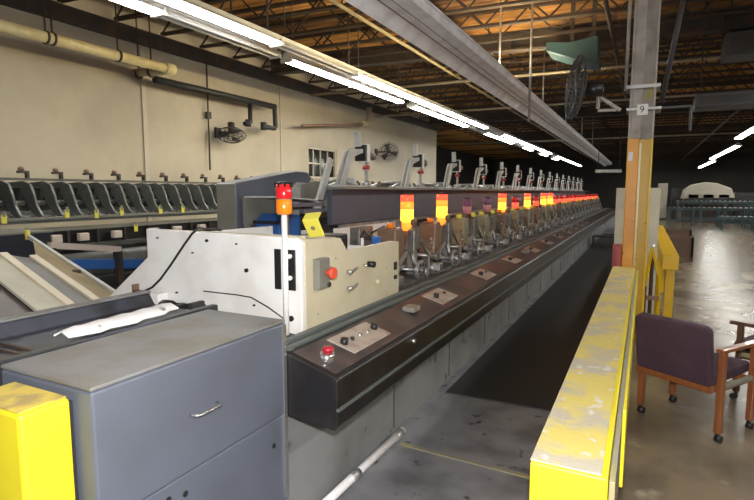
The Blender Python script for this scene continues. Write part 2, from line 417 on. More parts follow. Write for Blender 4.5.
for y in (6.9, 10.9, 15.2, 20.5, 27): MB().bar((-2.40, y, 3.44), (-2.33, y, 3.503), .03, .012, (0, 0, 1)).build('joint_clip', M['paper'], t)
m = MB()
for y in (9.9, 14.5, 19, 24, 29): m.cyl((-2.5, y, 3.56), (-2.5, y, 5.6), .02, n=6)
m.build('hanger_rod', M['steel'], t)
for i, y in enumerate((7.0, 8.5, 10.0, 11.5)):  # added uplights, hidden behind the tray, put in to brighten the roof deck
    u_ = thing('added_tray_uplight', (-2.42, y, 3.56), 'added unseen strip light on top of the grey tray that brightens the roof', 'strip light', 'added uplights on the tray')
    MB().box((-2.48, y, 3.561), (-2.36, y + 1.25, 3.60)).build('channel', M['reflector'], u_)
    MB().cyl((-2.42, y + .03, 3.63), (-2.42, y + 1.22, 3.63), .024, n=8).build('tube', M['added_uptube'], u_)
    MB().box((-2.33, y, 3.561), (-2.325, y + 1.25, 3.70)).build('added_light_flap', M['steel_dark'], u_)  # added dark flap, keeps the uplight off the roof at right
    MB().box((-2.45, y, 3.60), (-2.39, y + .03, 3.66)).build('lamp_holder', M['reflector'], u_)
    MB().box((-2.45, y + 1.22, 3.60), (-2.39, y + 1.25, 3.66)).build('lamp_holder', M['reflector'], u_)
tag(origin(MB().cyl((-1.92, 9.8, 3.0), (-1.92, 9.8, 5.6), .022, n=8).build('drop_rod', M['steel']), (-1.92, 9.8, 3.0)), 'pale vertical steel rod hanging from the joists right of the tray', 'rod')

# ---------------------------------------------------------------- pipes on the left wall
t = thing('ceiling_pipe', (-8, 2, 4.0), 'large cream yellow pipe running under the roof along the left wall', 'pipe')
MB().cyl((-8, 3.5, 4.02), (-8, 7.2, 4.02), .082, n=18).build('pipe_run', M['pipe'], t)
MB().cyl((-8, 7.12, 4.02), (-8, 7.32, 4.02), .105, n=18).build('elbow', M['pipe'], t)
for y in (4.95, 5.05, 6.15): MB().cyl((-8, y, 4.02), (-8, y + .03, 4.02), .10, n=18).box((-8.01, y, 4.1), (-7.99, y + .02, 5.6)).build('hanger_clamp', M['steel_dark'], t)
t = thing('branch_pipe', (-9, 7.28, 4.0), 'faded cream branch pipe joining the end of the cream yellow pipe', 'pipe')
MB().cyl((-8.1, 7.22, 4.0), (-10.2 + 1.25, 7.22, 4.04), .078, n=16).build('pipe_run', M['pipe2'], t)
for x in (-8.45, -8.8): MB().cyl((x, 7.22, 4.0), (x - .03, 7.22, 4.0), .095, n=16).box((x - .02, 7.21, 4.0), (x, 7.23, 5.6)).build('hanger_clamp', M['steel_dark'], t)
t = thing('drain_pipe', (-8.6, 7, 3.9), 'thick black pipe along the left wall ending in a square trap', 'pipe')
MB().cyl((-8.5, 7.32, 3.9), (-8.5, 11.0, 3.9), .07, n=14).build('pipe_run', M['rubber'], t)
MB().tube([(-8.5, 10.98, 3.95), (-8.5, 11.0, 3.9), (-8.5, 11.02, 3.4), (-8.5, 10.98, 3.36), (-8.5, 10.5, 3.36)], .06, 10).build('trap_bend', M['rubber'], t)
MB().tube([(-8.5, 10.06, 3.85), (-8.5, 10.06, 3.4), (-8.5, 9.85, 3.35)], .055, 10).build('drop_leg', M['rubber'], t)
MB().cyl((-8.5, 10.55, 3.28), (-8.5, 10.55, 3.46), .075, n=12).cyl((-8.5, 9.98, 3.3), (-8.5, 9.98, 3.46), .07, n=12).build('coupling', M['rubber'], t)
t = thing('wall_pipe', (-8.5, 12, 3.5), 'brown horizontal pipe with a cream elbow on the left wall above the window', 'pipe')
MB().cyl((-8.5, 12.2, 3.56), (-8.5, 15.9, 4.0), .045, n=10).build('pipe_run', M['brown'], t)
MB().tube([(-8.5, 15.6, 3.98), (-8.5, 16.0, 4.02), (-8.5, 16.15, 4.15), (-8.5, 16.15, 4.6)], .10, 12).build('elbow', M['pipe2'], t)
tag(origin(MB().cyl((-8.9, 9.1, 2.25), (-8.9, 9.1, 4.7), .018, n=8).box((-8.94, 9.04, 3.4), (-8.86, 9.16, 3.55)).build('wall_conduit', M['steel_dark']), (-8.9, 9.1, 2.25)),
    'thin vertical conduit with a small box on the cream left wall', 'conduit')
# wall fans seen side-on
def wallfan(loc, label, rz, r=.33, tilt=-.35):
    x, y, z = loc
    t = thing('wall_fan', loc, label, 'fan')
    MB().box((-8.99, y - .08, z - .12), (-8.93, y + .08, z + .12)).bar((-8.95, y, z), (x, y, z), .05).build('wall_bracket', M['steel_dark'], t)
    d = Vector((math.cos(rz), math.sin(rz), tilt)).normalized()
    P = Vector(loc)
    MB().cyl(P - d * .22, P + d * .02, .085, .07).build('motor', M['steel_dark'], t)
    g = MB(); u = d.orthogonal().normalized(); w_ = d.cross(u)
    for rr, off in ((r, .08), (r * .8, .14), (r * .55, .16), (r * .3, .17), (r * .8, .02), (r * .5, .0)):
        pts = [P + d * off + (u * math.cos(a) + w_ * math.sin(a)) * rr for a in (2 * math.pi * k / 24 for k in range(25))]
        g.tube(pts, .008, 5)
    for k in range(24):
        a = 2 * math.pi * k / 24; e = u * math.cos(a) + w_ * math.sin(a)
        g.tube([P + d * .0 + e * r * .25, P + d * .02 + e * r * .8, P + d * .08 + e * r, P + d * .14 + e * r * .8, P + d * .17 + e * r * .15], .005, 4)
    g.build('guard', M['fan'], t)
    b = MB()
    for k in range(3):
        a = 2 * math.pi * k / 3; e = (u * math.cos(a) + w_ * math.sin(a)); f = (-u * math.sin(a) + w_ * math.cos(a))
        q = [P + d * .06 + e * .05 - f * .03, P + d * .05 + e * r * .85 - f * .12, P + d * .10 + e * r * .9 + f * .10, P + d * .10 + e * .05 + f * .03]
        q2 = [p + d * .006 for p in q]
        b._add(q + q2, [(0, 1, 2, 3), (7, 6, 5, 4), (0, 4, 5, 1), (1, 5, 6, 2), (2, 6, 7, 3), (3, 7, 4, 0)])
    b.build('blade', M['black'], t)
    return t
wallfan((-8.55, 9.45, 3.12), 'black caged fan on the left wall beside the thin vertical conduit', R(-50), .33, -2.2)
wallfan((-8.45, 17.6, 3.22), 'dark round caged fan high on the left wall beyond the window', R(-60), .36)
# lamp at the left edge
t = thing('bracket_lamp', (-7.2, 3.5, 3.95), 'small black lamp with a bright face at the left picture edge', 'lamp')
MB().lathe([(.03, .12), (.05, .10), (.14, 0), (.15, -.02)], (-6.45, 2.98, 3.42), 16).build('shade', M['black'], t)
MB().cyl((-6.45, 2.98, 3.385), (-6.45, 2.98, 3.405), .10).build('bulb', M['tube'], t)
MB().cyl((-6.45, 2.98, 3.5), (-6.45, 2.98, 5.6), .012, n=6).build('hanger_rod', M['steel_dark'], t)

# ================================================================ INSERTING MACHINE
XF = -1.56; YE = 27.5
t = im = thing('inserting_machine', (-2, 2.1, 0), 'long newspaper inserting machine with grey base and sloped black console beside the aisle', 'inserting machine')
MB().box((-2.75, 2.0, 0), (XF, YE, .80)).build('base_cabinet', M['base'], t, .004)
m = MB()
for k in range(1, 21): m.box((XF - .002, 2.12 + 1.22 * k, .03), (XF + .004, 2.13 + 1.22 * k, .62))
m.build('panel_seam', M['steel_dark'], t)
m = MB()
for k in range(20): m.cyl((XF, 2.9 + 1.22 * k, .45), (XF + .015, 2.9 + 1.22 * k, .45), .018, n=8)
m.build('panel_latch', M['black'], t)
MB().box((-2.75, 2.12, .80), (-1.66, YE, .955)).build('machine_bed', M['table'], t, .004)
# console: sloped top front ledge
MB().prism([(-1.62, .67), (-1.24, .64), (-1.22, .66), (-1.22, .885), (-1.235, .90), (-1.50, .975), (-1.62, .975)], 'y', 2.0, YE).build('console', M['ledge'], t, .006)
MB().prism([(-1.245, .9035), (-1.49, .9735), (-1.487, .979), (-1.243, .909)], 'y', 2.03, YE).build('console_top', M['ledgetop'], t)
MB().box((-1.225, 2.0, .735), (-1.212, YE, .75)).build('trim_strip', M['belt2'], t)
# rails between console and bed
MB().box((-1.64, 2.06, .95), (-1.50, YE, .985)).build('belt', M['belt'], t, .005)
MB().box((-1.60, 2.03, .985), (-1.565, YE, 1.01)).box((-1.535, 2.03, .975), (-1.505, YE, 1.0)).build('guide_rail', M['belt2'], t, .004)
MB().box((-1.645, 2.14, .90), (-1.64, YE, .957)).build('belt_lip', M['steel'], t)
def on_slope(x): return .9035 + (-1.245 - x) / .245 * .07 + .006
def slope_plate(mb, x0, x1, y0, y1, h=.006):
    z0, z1 = on_slope(x0), on_slope(x1)
    mb.prism([(x0, z0), (x1, z1), (x1, z1 + h), (x0, z0 + h)], 'y', y0, y1); return mb
pls = [(2.29, 2.72), (3.62, 3.98), (4.85, 5.2), (6.1, 6.45), (7.35, 7.7), (8.6, 8.95), (9.85, 10.2), (11.1, 11.45), (12.35, 12.7), (13.6, 13.95), (14.9, 15.25)]
for i, (a, b) in enumerate(pls):
    pl = slope_plate(MB(), -1.46, -1.29, a, b).build('control_plate', M['plate'], im, .002)
    for k in range(5 if i == 0 else 2):
        yy = a + (b - a) * (k + .5) / (5 if i == 0 else 2); z = on_slope(-1.38)
        MB().cyl((-1.38, yy, z), (-1.375, yy, z + (.035 if k in (0, 4) else .018)), .022 if k in (0, 4) else .012, n=12).build('button', M['black'] if k in (0, 1, 4) or i else M['chrome'], pl)
for i, yy in enumerate((3.22, 7.05)):
    bx = MB(); z = on_slope(-1.38); bx.box((-1.42, yy - .05, z), (-1.33, yy + .06, z + .035)).build('junction_box', M['railgrey'], im, .006)
MB().cyl((-1.225, 2.88, .85), (-1.20, 2.88, .85), .014, n=10).build('indicator', M['chrome'], im)
eb = MB().cyl((-1.345, 2.10, .925), (-1.335, 2.10, .975), .035, n=16).build('emergency_stop', M['chrome'], im)
MB().lathe([(.016, 0), (.016, .012), (.028, .016), (.030, .028), (.022, .038), (.005, .041)], (-1.332, 2.10, .968), 18).build('red_button', M['red'], eb)
t = thing('hopper_casing', (-2.65, 4.2, .955), 'long blue-grey panel closing the hopper row, standing on the back of the machine bed', 'casing')
MB().box((-2.66, 4.2, 1.44), (-2.60, YE, 1.775)).build('hopper_panel', M['panelblue'], t, .006)
MB().box((-2.67, 4.2, 1.775), (-2.45, YE, 1.80)).build('panel_lip', M['railgrey'], t, .004)
MB().box((-2.74, 4.25, .956), (-2.67, YE, 1.44)).build('back_panel', M['steel_dark'], t)
MB().box((-2.60, 4.3, 1.40), (-2.567, YE, 1.438)).build('cross_rail', M['steel'], t)

# end cabinet with handle
t = thing('end_cabinet', (-1.83, 1.58, 0), 'blue-grey sheet metal cabinet with a bar handle in the left foreground', 'cabinet')
MB().box((-1.99, 1.01, .02), (-1.515, 1.99, .675)).build('lower_panel', M['grey'], t, .008)
MB().box((-2.0, 1.0, .68), (-1.505, 1.996, 1.128)).build('upper_cover', M['grey'], t, .010)
MB().box((-2.0, 1.0, 1.130), (-1.505, 1.996, 1.144)).build('lid', M['greytop'], t, .005)
h = MB().tube([(-1.505, 1.39, .905), (-1.475, 1.395, .905), (-1.468, 1.41, .905), (-1.468, 1.51, .905), (-1.475, 1.525, .905), (-1.505, 1.53, .905)], .0055, 8).build('handle', M['chrome'], t)
MB().box((-1.52, 1.972, .25), (-1.50, 1.994, 1.12)).build('edge_strip', M['chrome'], t)
m = MB()
for (y, z) in ((1.28, .62), (1.36, .60), (1.9, .55)): m.cyl((-1.515, y, z), (-1.511, y, z), .012, n=10)
m.build('knockout', M['black'], t)

# black trough conveyor running beside the cabinet
t = thing('infeed_trough', (-2.4, 1.5, .9), 'dark grey trough lying behind the cabinet with paper scraps in it', 'trough')
MB().prism([(-2.70, 1.02), (-2.13, .98), (-2.13, 1.145), (-2.17, 1.145), (-2.24, 1.09), (-2.62, 1.10), (-2.66, 1.16), (-2.70, 1.16)], 'y', .9, 2.10).build('tray', M['trough'], t, .005)
MB().prism([(-2.715, 1.165), (-2.65, 1.165), (-2.65, 1.175), (-2.715, 1.175)], 'y', .9, 2.10).build('rim', M['greytop'], t)
m = MB()
for y in (1.15, 1.2): m.bar((-2.62, y, 1.12), (-2.26, y + .06, 1.085), .015, .012)
m.build('cross_bar', M['steel_dark'], t)
m = MB()
for y in (1.48, 1.53): m.bar((-2.45, y, 1.105), (-2.26, y + .03, 1.085), .012, .012)
m.build('cross_bar', M['steel_dark'], t)
MB().box((-2.68, 1.0, 0), (-2.62, 1.06, 1.02)).box((-2.68, 1.92, 0), (-2.62, 1.98, 1.02)).box((-2.22, 1.92, 0), (-2.17, 1.98, .98)).build('leg', M['steel_dark'], t)
t.location.x += .10
t = thing('folded_paper', (-2.2, 1.5, 1.11), 'crumpled white paper strip lying along the trough edge by the cabinet', 'paper')
m = MB(); ys = [1.28 + .06 * k for k in range(11)]; V = []; F = []
for k, y in enumerate(ys):
    w = .012 + .03 * math.sin(k / 10 * math.pi) + .012 * (k % 3)
    for j, (dx, dz) in enumerate(((-.02 - w, .012), (0, .03 + .008 * (k % 2)), (w + .02, .006))):
        V.append((-2.185 + dx - .004 * k, y + .01 * j, 1.108 + dz))
n = len(V); V += [(a, b, c - .006) for a, b, c in V]
for k in range(len(ys) - 1):
    for j in range(2):
        a = k * 3 + j; F += [(a, a + 1, a + 4, a + 3), (n + a + 3, n + a + 4, n + a + 1, n + a)]
    F += [(k * 3, k * 3 + 3, n + k * 3 + 3, n + k * 3), (k * 3 + 2, n + k * 3 + 2, n + k * 3 + 5, k * 3 + 5)]
m._add(V, F, True).build('sheet', M['paper'], t); t.location.x += .075; t.location.z += .045

# ---------------------------------------------------------------- white feeder cabinet
t = wc = thing('feeder_cabinet', (-2.2, 3.0, .96), 'white and cream metal feeder cabinet standing on the near end of the machine bed', 'cabinet')
MB().prism([(-1.67, .957), (-1.65, .96), (-1.65, 1.48), (-1.68, 1.50), (-2.86, 1.515), (-2.86, 1.33), (-3.28, 1.02), (-2.40, 1.06), (-2.37, 1.0)], 'y', 2.34, 2.38).build('front_panel', M['white'], t, .008)
MB().prism([(2.38, .957), (3.62, .957), (3.62, 1.375), (3.50, 1.39), (2.84, 1.385), (2.76, 1.47), (2.38, 1.49)], 'x', -1.675, -1.65).build('side_panel', M['cream'], t, .004)
MB().box((-2.86, 3.58, .957), (-1.68, 3.62, 1.33)).build('rear_panel', M['white'], t, .004)
MB().box((-2.88, 2.38, .957), (-2.84, 3.62, 1.46)).build('far_side_panel', M['white'], t, .004)
MB().box((-2.86, 2.38, 1.455), (-1.70, 2.46, 1.505)).build('top_rail', M['cream'], t, .004)
MB().box((-2.5, 2.46, 1.44), (-1.68, 2.76, 1.475)).build('top_cover', M['olive'], t, .004)
MB().box((-2.3, 2.8, 1.36), (-2.24, 3.6, 1.42)).build('cross_rail', M['olive'], t, .003)
MB().box((-2.84, 2.5, .957), (-1.7, 3.58, 1.10)).build('inner_bed', M['steel_dark'], t)
for x in (-1.805, -1.715):
    MB().box((x - .02 - (.008 if x > -1.75 else 0), 2.330, 1.21), (x + .02 + (.008 if x > -1.75 else 0), 2.341, 1.435)).build('slot', M['black'], t)
for z in (1.40, 1.28): MB().cyl((-1.715, 2.334, z), (-1.715, 2.318, z), .013, n=10).build('bolt', M['white'], t)
for (x, z, r) in ((-2.33, 1.46, .009), (-2.03, 1.30, .012), (-2.37, 1.06, .010), (-1.72, 1.05, .016), (-2.45, 1.38, .005), (-1.98, 1.1, .006), (-2.1, 1.45, .005), (-2.75, 1.46, .006), (-2.6, 1.12, .006)):
    MB().cyl((x, 2.34, z), (x, 2.328, z), r, n=10).build('screw', M['black'], t)
MB().tube([(-2.37, 2.333, 1.15), (-2.1, 2.333, 1.15), (-2.0, 2.333, 1.145), (-1.88, 2.333, 1.10), (-1.76, 2.333, 1.04)], .004, 6).build('front_seam_cable', M['black'], t)
eb = MB().box((-1.65, 2.45, 1.20), (-1.605, 2.565, 1.375)).build('switch_box', M['railgrey'], t, .006)
MB().cyl((-1.605, 2.53, 1.29), (-1.575, 2.53, 1.29), .018, n=14).cyl((-1.575, 2.53, 1.29), (-1.555, 2.53, 1.29), .036, .032, n=18).build('mushroom_button', M['redorange'], eb)
MB().cyl((-1.607, 2.545, 1.22), (-1.595, 2.545, 1.22), .014, n=10).build('keyhole', M['black'], eb)
for (y, z) in ((2.84, 1.25), (2.84, 1.145)):
    k_ = MB().cyl((-1.65, y, z), (-1.615, y, z), .014, n=12).build('clamp_knob', M['steel'], t)
    MB().bar((-1.622, y - .03, z - .012), (-1.622, y + .075, z + .018), .012, .016).build('clamp_lever', M['steel'], k_)
MB().cyl((-1.65, 3.12, 1.265), (-1.60, 3.12, 1.265), .020, n=12).build('latch_knob', M['black'], t)
MB().cyl((-1.65, 3.05, 1.265), (-1.62, 3.05, 1.265), .008, n=8).build('pin', M['chrome'], t)
MB().cyl((-1.65, 3.24, 1.125), (-1.62, 3.24, 1.125), .018, n=12).build('pin', M['cream'], t)
for z in (1.20, 1.17, 1.10): MB().box((-1.651, 3.53, z), (-1.64, 3.57, z + .028)).build('hinge_hole', M['black'], t)
for (y, z) in ((2.5, 1.05), (3.0, 1.1), (2.7, 1.35), (3.4, 1.2)): MB().cyl((-1.65, y, z), (-1.645, y, z), .005, n=8).build('screw', M['steel'], t)
# mechanism inside and on top of the cabinet
MB().box((-2.15, 3.2, 1.28), (-1.98, 3.42, 1.44)).build('drive_motor', M['black'], t, .012)
MB().lathe([(.03, 0), (.035, .05), (.07, .09), (.075, .10), (.06, .115), (.02, .12)], (-1.98, 2.98, 1.34), 16).build('funnel', M['black'], t)
MB().box((-1.86, 3.02, 1.1), (-1.845, 3.04, 1.43)).box((-1.86, 3.4, 1.1), (-1.845, 3.42, 1.41)).build('upright', M['white'], t)
MB().cyl((-2.8, 3.1, 1.30), (-1.7, 3.1, 1.30), .022).cyl((-2.8, 3.35, 1.26), (-1.7, 3.35, 1.26), .018).build('roller_shaft', M['steel'], t)
MB().cyl((-1.95, 3.1, 1.30), (-1.83, 3.1, 1.30), .065, n=18).cyl((-2.45, 3.1, 1.30), (-2.3, 3.1, 1.30), .065, n=18).build('roller', M['rubber'], t)
MB().box((-1.80, 3.46, 1.30), (-1.74, 3.5, 1.42)).build('bracket', M['blue'], t)
# loose black cables on the white front
c_ = MB().tube([(-2.32, 2.45, 1.516), (-2.38, 2.322, 1.535), (-2.43, 2.318, 1.50), (-2.50, 2.318, 1.43), (-2.62, 2.318, 1.30), (-2.72, 2.318, 1.20), (-2.80, 2.318, 1.14), (-2.86, 2.318, 1.115), (-2.90, 2.315, 1.10)], .007, 8).build('power_cable', M['rubber'])
tag(origin(c_, (-2.6, 2.318, 1.1)), 'black cable curving down the white front of the feeder cabinet', 'cable')
t = thing('cable_plug', (-2.9, 2.3, 1.08), 'small black connector where the cable meets the white panel', 'plug')
MB().box((-2.96, 2.29, 1.085), (-2.84, 2.335, 1.11)).build('body', M['black'], t, .004)
MB().box((-2.96, 2.29, 1.11), (-2.94, 2.335, 1.15)).build('lug', M['brown'], t, .003)
# little drive below the white panel
t = thing('roller_drive', (-2.45, 2.2, .96), 'black and steel rollers in a bracket under the lower left of the white cabinet', 'roller drive')
MB().box((-2.74, 2.24, .96), (-2.66, 2.32, 1.12)).build('bracket', M['white'], t, .004)
MB().cyl((-2.60, 2.23, 1.04), (-2.54, 2.23, 1.04), .055).cyl((-2.46, 2.23, 1.04), (-2.42, 2.23, 1.04), .045).build('roller', M['black'], t)
MB().cyl((-2.64, 2.23, 1.04), (-2.34, 2.23, 1.04), .014).build('shaft', M['chrome'], t)
MB().box((-2.74, 2.16, .957), (-2.20, 2.32, .972)).build('mount', M['steel_dark'], t, .004)
MB().box((-2.36, 2.2, .96), (-2.33, 2.3, 1.10)).box((-2.52, 2.2, .96), (-2.49, 2.3, 1.07)).build('side_plate', M['steel_dark'], t)

def tagsheet(name, a, label):
    pass
# yellow tag bent over the top edge
t = thing('yellow_flap', (-1.72, 2.52, 1.48), 'lemon yellow plastic flap with a round hole clipped to the white cabinet top', 'tag')
Mx = Matrix.Translation((-1.72, 2.57, 1.548)) @ Matrix.Rotation(R(35), 4, 'X') @ Matrix.Rotation(R(10), 4, 'Z')
MB().box((-.05, -.012, -.07), (.05, .0, .055), Mx).build('flap', M['tag'], t, .004)
MB().box((-.05, -.012, .05), (.05, .06, .06), Mx).build('fold', M['tag'], t, .003)
a = Mx @ Vector((0, -.0125, .0)); b = Mx @ Vector((0, -.016, .0))
MB().cyl(a, b, .014, n=14).build('eyelet', M['khaki'], t)

# ---------------------------------------------------------------- beacons
def beacon(x, y, z0, zp, r, h, top, bot, mid=None, pm='white'):
    t = thing('signal_beacon', (x, y, z0), 'x', 'signal beacon')
    MB().cyl((x, y, z0), (x, y, zp), .016 if r < .055 else .022, n=12).build('pole', M[pm], t)
    MB().lathe([(r * .8, 0), (r, .01), (r, h * .47), (r * .9, h * .49)], (x, y, zp), 20).build('lower_lens', M[bot], t)
    if mid: MB().lathe([(r * .8, 0), (r * 1.02, .005), (r * 1.02, h * .27)], (x, y, zp + h * .48), 20).build('middle_lens', M[mid], t)
    z2 = zp + h * (.50 if not mid else .76)
    MB().lathe([(r * .9, 0), (r, .008), (r, h * (.46 if not mid else .24)), (r * .85, h * (.47 if not mid else .25))], (x, y, z2), 20).build('upper_lens', M[top], t)
    MB().cyl((x, y, zp + h * .485), (x, y, zp + h * .505), r * 1.05, n=20).build('collar', M['khaki'], t)
    MB().lathe([(r * .9, 0), (r * .9, .008), (r * .5, .015), (.004, .016)], (x, y, z2 + h * (.47 if not mid else .25)), 16).build('cap', M['black'], t)
    return t
b = beacon(-1.72, 2.29, .957, 1.63, .043, .165, 'redlens', 'orglens')
m = MB()
for k in range(8):
    a = k * math.pi / 4; m.box((-1.72 + .044 * math.cos(a) - .004, 2.29 + .044 * math.sin(a) - .004, 1.775), (-1.72 + .044 * math.cos(a) + .004, 2.29 + .044 * math.sin(a) + .004, 1.80))
m.build('cap_slots', M['black'], b)
b['label'] = 'unlit red and orange signal beacon on a white pole before the white cabinet, nearest'
MB().cyl((-1.72, 2.29, .957), (-1.72, 2.29, .97), .024, n=12).build('base_plate', M['black'], b)
# row beacons: lit amber ones, unlit ones
bz = [('lit amber and orange signal beacon directly behind the cream cabinet side', 4.57, 'L'), ('lit yellow signal beacon, second behind the cream cabinet', 5.53, 'L'),
      ('unlit purple and pink signal beacon, nearer of the two dull ones', 6.47, 'P'), ('unlit purple and pink signal beacon, further of the two dull ones', 7.42, 'P'),
      ('lit amber signal beacon just beyond the two dull pink ones', 8.30, 'L'), ('dim red signal beacon between two lit amber ones, nearer', 9.25, 'D'),
      ('lit amber signal beacon, second beyond the two dull pink ones', 10.3, 'L'), ('dim red signal beacon between two lit amber ones, further', 11.2, 'D'),
      ('lit amber signal beacon, nearer of the close pair down the row', 12.1, 'L'), ('lit amber signal beacon, further of the close pair down the row', 13.05, 'L')]
pL = beacon(-2.0, 4.57, .957, 1.47, .062, .25, 'redlit', 'amblit', 'orglit', 'brown')
MB().cyl((-2.0, 4.57, 1.385), (-2.0, 4.57, 1.468), .05, n=16).build('base_lens', M['orglit'], pL)
pP = beacon(-2.0, 6.47, .957, 1.47, .055, .20, 'purple', 'pinklens', None, 'brown')
pD = beacon(-2.0, 9.25, .957, 1.47, .058, .20, 'redlens', 'redlit', None, 'brown')
used = set()
for lb, y, k in bz:
    pr = {'L': pL, 'P': pP, 'D': pD}[k]
    o = pr if k not in used else copy_tree(pr); used.add(k)
    o.location = (-2.0, y, .957); o['label'] = lb; o['group'] = 'signal beacons along the machine'
far = copies(copy_tree(pD), [(-2.0, 14.0 + .95 * k, .957) for k in range(14)], ['glowing red signal beacon in the far merging part of the beacon row'], 'far red signal beacons')

# ---------------------------------------------------------------- gripper stations
def station(house):
    """one gripper unit, modelled at y = 0"""
    t = thing('gripper_station', (-2.0, 0, .956), 'x', 'gripper station')
    z = .956
    MB().box((-2.36, -.34, z), (-1.74, .34, z + .035)).build('base_plate', M['table'], t, .004)
    MB().prism([(-.12, 1.14), (.06, 1.12), (.10, 1.38), (.02, 1.45), (-.10, 1.43)], 'x', -2.04, -1.86).build('housing', M[house], t, .012)
    MB().prism([(-.16, 1.105), (.08, 1.09), (.08, 1.115), (-.16, 1.13)], 'x', -2.07, -1.83).build('bright_blade', M['chrome'], t)
    MB().box((-2.03, -.05, z + .03), (-1.93, .02, 1.13)).build('housing_post', M['cast'], t)
    # wheel with holes
    wh = MB().cyl((-1.775, .20, 1.055), (-1.745, .20, 1.055), .09, n=26).build('wheel', M['steel'], t, .004)
    m = MB()
    for k in range(6):
        a = k * math.pi / 3; m.cyl((-1.746, .20 + .055 * math.cos(a), 1.055 + .055 * math.sin(a)), (-1.742, .20 + .055 * math.cos(a), 1.055 + .055 * math.sin(a)), .017, n=8)
    m.build('wheel_holes', M['black'], wh)
    MB().cyl((-1.75, .20, 1.055), (-1.72, .20, 1.055), .025, n=12).build('hub', M['chrome'], wh)
    MB().cyl((-2.3, .20, 1.055), (-1.77, .20, 1.055), .018).cyl((-2.3, -.2, 1.12), (-1.8, -.2, 1.12), .02).build('shaft', M['steel'], t)
    MB().cyl((-1.84, -.2, 1.12), (-1.79, -.2, 1.12), .045, n=14).build('crank', M['cast'], t)
    MB().bar((-1.80, -.2, 1.12), (-1.78, -.05, 1.24), .02, .03).build('link_arm', M['steel'], t)
    MB().bar((-2.0, .08, 1.34), (-1.86, .24, 1.20), .05, .03).bar((-1.86, .24, 1.20), (-1.82, .22, 1.08), .035, .02).build('gripper_jaw', M['cast'], t)
    MB().cyl((-1.95, -.02, 1.44), (-1.95, -.02, 1.485), .035, n=10).build('knob', M['tag'] if house == 'khaki' else M['orglens'], t)
    MB().cyl((-2.12, .2, 1.2), (-1.95, .18, 1.26), .04, n=12).build('air_cylinder', M['steel'], t)
    MB().box((-2.3, -.12, 1.0), (-2.2, .14, 1.44)).build('rear_bracket', M['cast'], t, .008)
    MB().box((-2.24, -.05, 1.33), (-1.98, .03, 1.36)).build('mount_arm', M['steel_dark'], t)
    MB().tube([(-2.2, .1, 1.38), (-2.1, .16, 1.44), (-2.02, .2, 1.38), (-2.0, .22, 1.26)], .008, 6).tube([(-2.2, -.1, 1.36), (-2.12, -.18, 1.42), (-1.98, -.22, 1.3), (-1.9, -.2, 1.15)], .007, 6).build('air_hose', M['rubber'], t)
    MB().prism([(.30, 1.20), (.44, 1.22), (.46, 1.40), (.40, 1.44), (.30, 1.40)], 'x', -1.93, -1.86).build('cam_box', M['cast'], t, .008)
    MB().box((-1.95, .34, .957), (-1.88, .42, 1.20)).build('cam_post', M['steel'], t)
    MB().lathe([(.02, 0), (.03, .01), (.03, .05), (.015, .06)], (-1.90, .38, 1.44), 12).build('adjuster', M['tag'] if house == 'khaki' else M['brown'], t)
    MB().bar((-1.84, .40, 1.32), (-1.80, .52, 1.16), .02, .03).bar((-1.80, .52, 1.16), (-1.78, .46, 1.02), .02, .025).bar((-1.88, -.16, 1.30), (-1.80, -.30, 1.14), .02, .03).build('link_bar', M['chrome'], t)
    MB().cyl((-1.82, .47, 1.0), (-1.79, .47, 1.0), .04, n=14).cyl((-1.82, -.32, 1.02), (-1.78, -.32, 1.02), .05, n=14).build('roller', M['steel'], t)
    sp = [(-1.84 + .02 * math.cos(k * .9), -.26 + .02 * math.sin(k * .9), 1.10 + .006 * k) for k in range(34)]
    MB().tube(sp, .005, 5).build('spring', M['chrome'], t)
    MB().box((-1.80, -.30, .99), (-1.74, -.20, 1.06)).build('foot_block', M['steel'], t, .006)
    MB().cyl((-2.08, .30, .99), (-2.08, .30, 1.22), .015, n=8).cyl((-2.08, .30, 1.22), (-2.08, .30, 1.26), .03, n=10).build('guide_pin', M['chrome'], t)
    return t
pb = station('brown'); pk = station('khaki')
ys = [4.12 + .95 * k for k in range(24)]
for i, y in enumerate(ys):
    base_ = pb if i % 3 == 1 or i == 0 else pk
    first = (i == 0) or (i == 2)
    o = (pb if i == 0 else pk if i == 2 else copy_tree(base_))
    o.location = (-2.0, y, .956)
    o['label'] = ('oily gripper station with rollers and wheel, %s beyond the cream cabinet' % ORD[i]) if i < 12 else 'small dark gripper station in the far half of the machine'
    o['group'] = 'gripper stations near half' if i < 12 else 'gripper stations far half'
if True:  # the first khaki prototype must sit at index 2
    pass

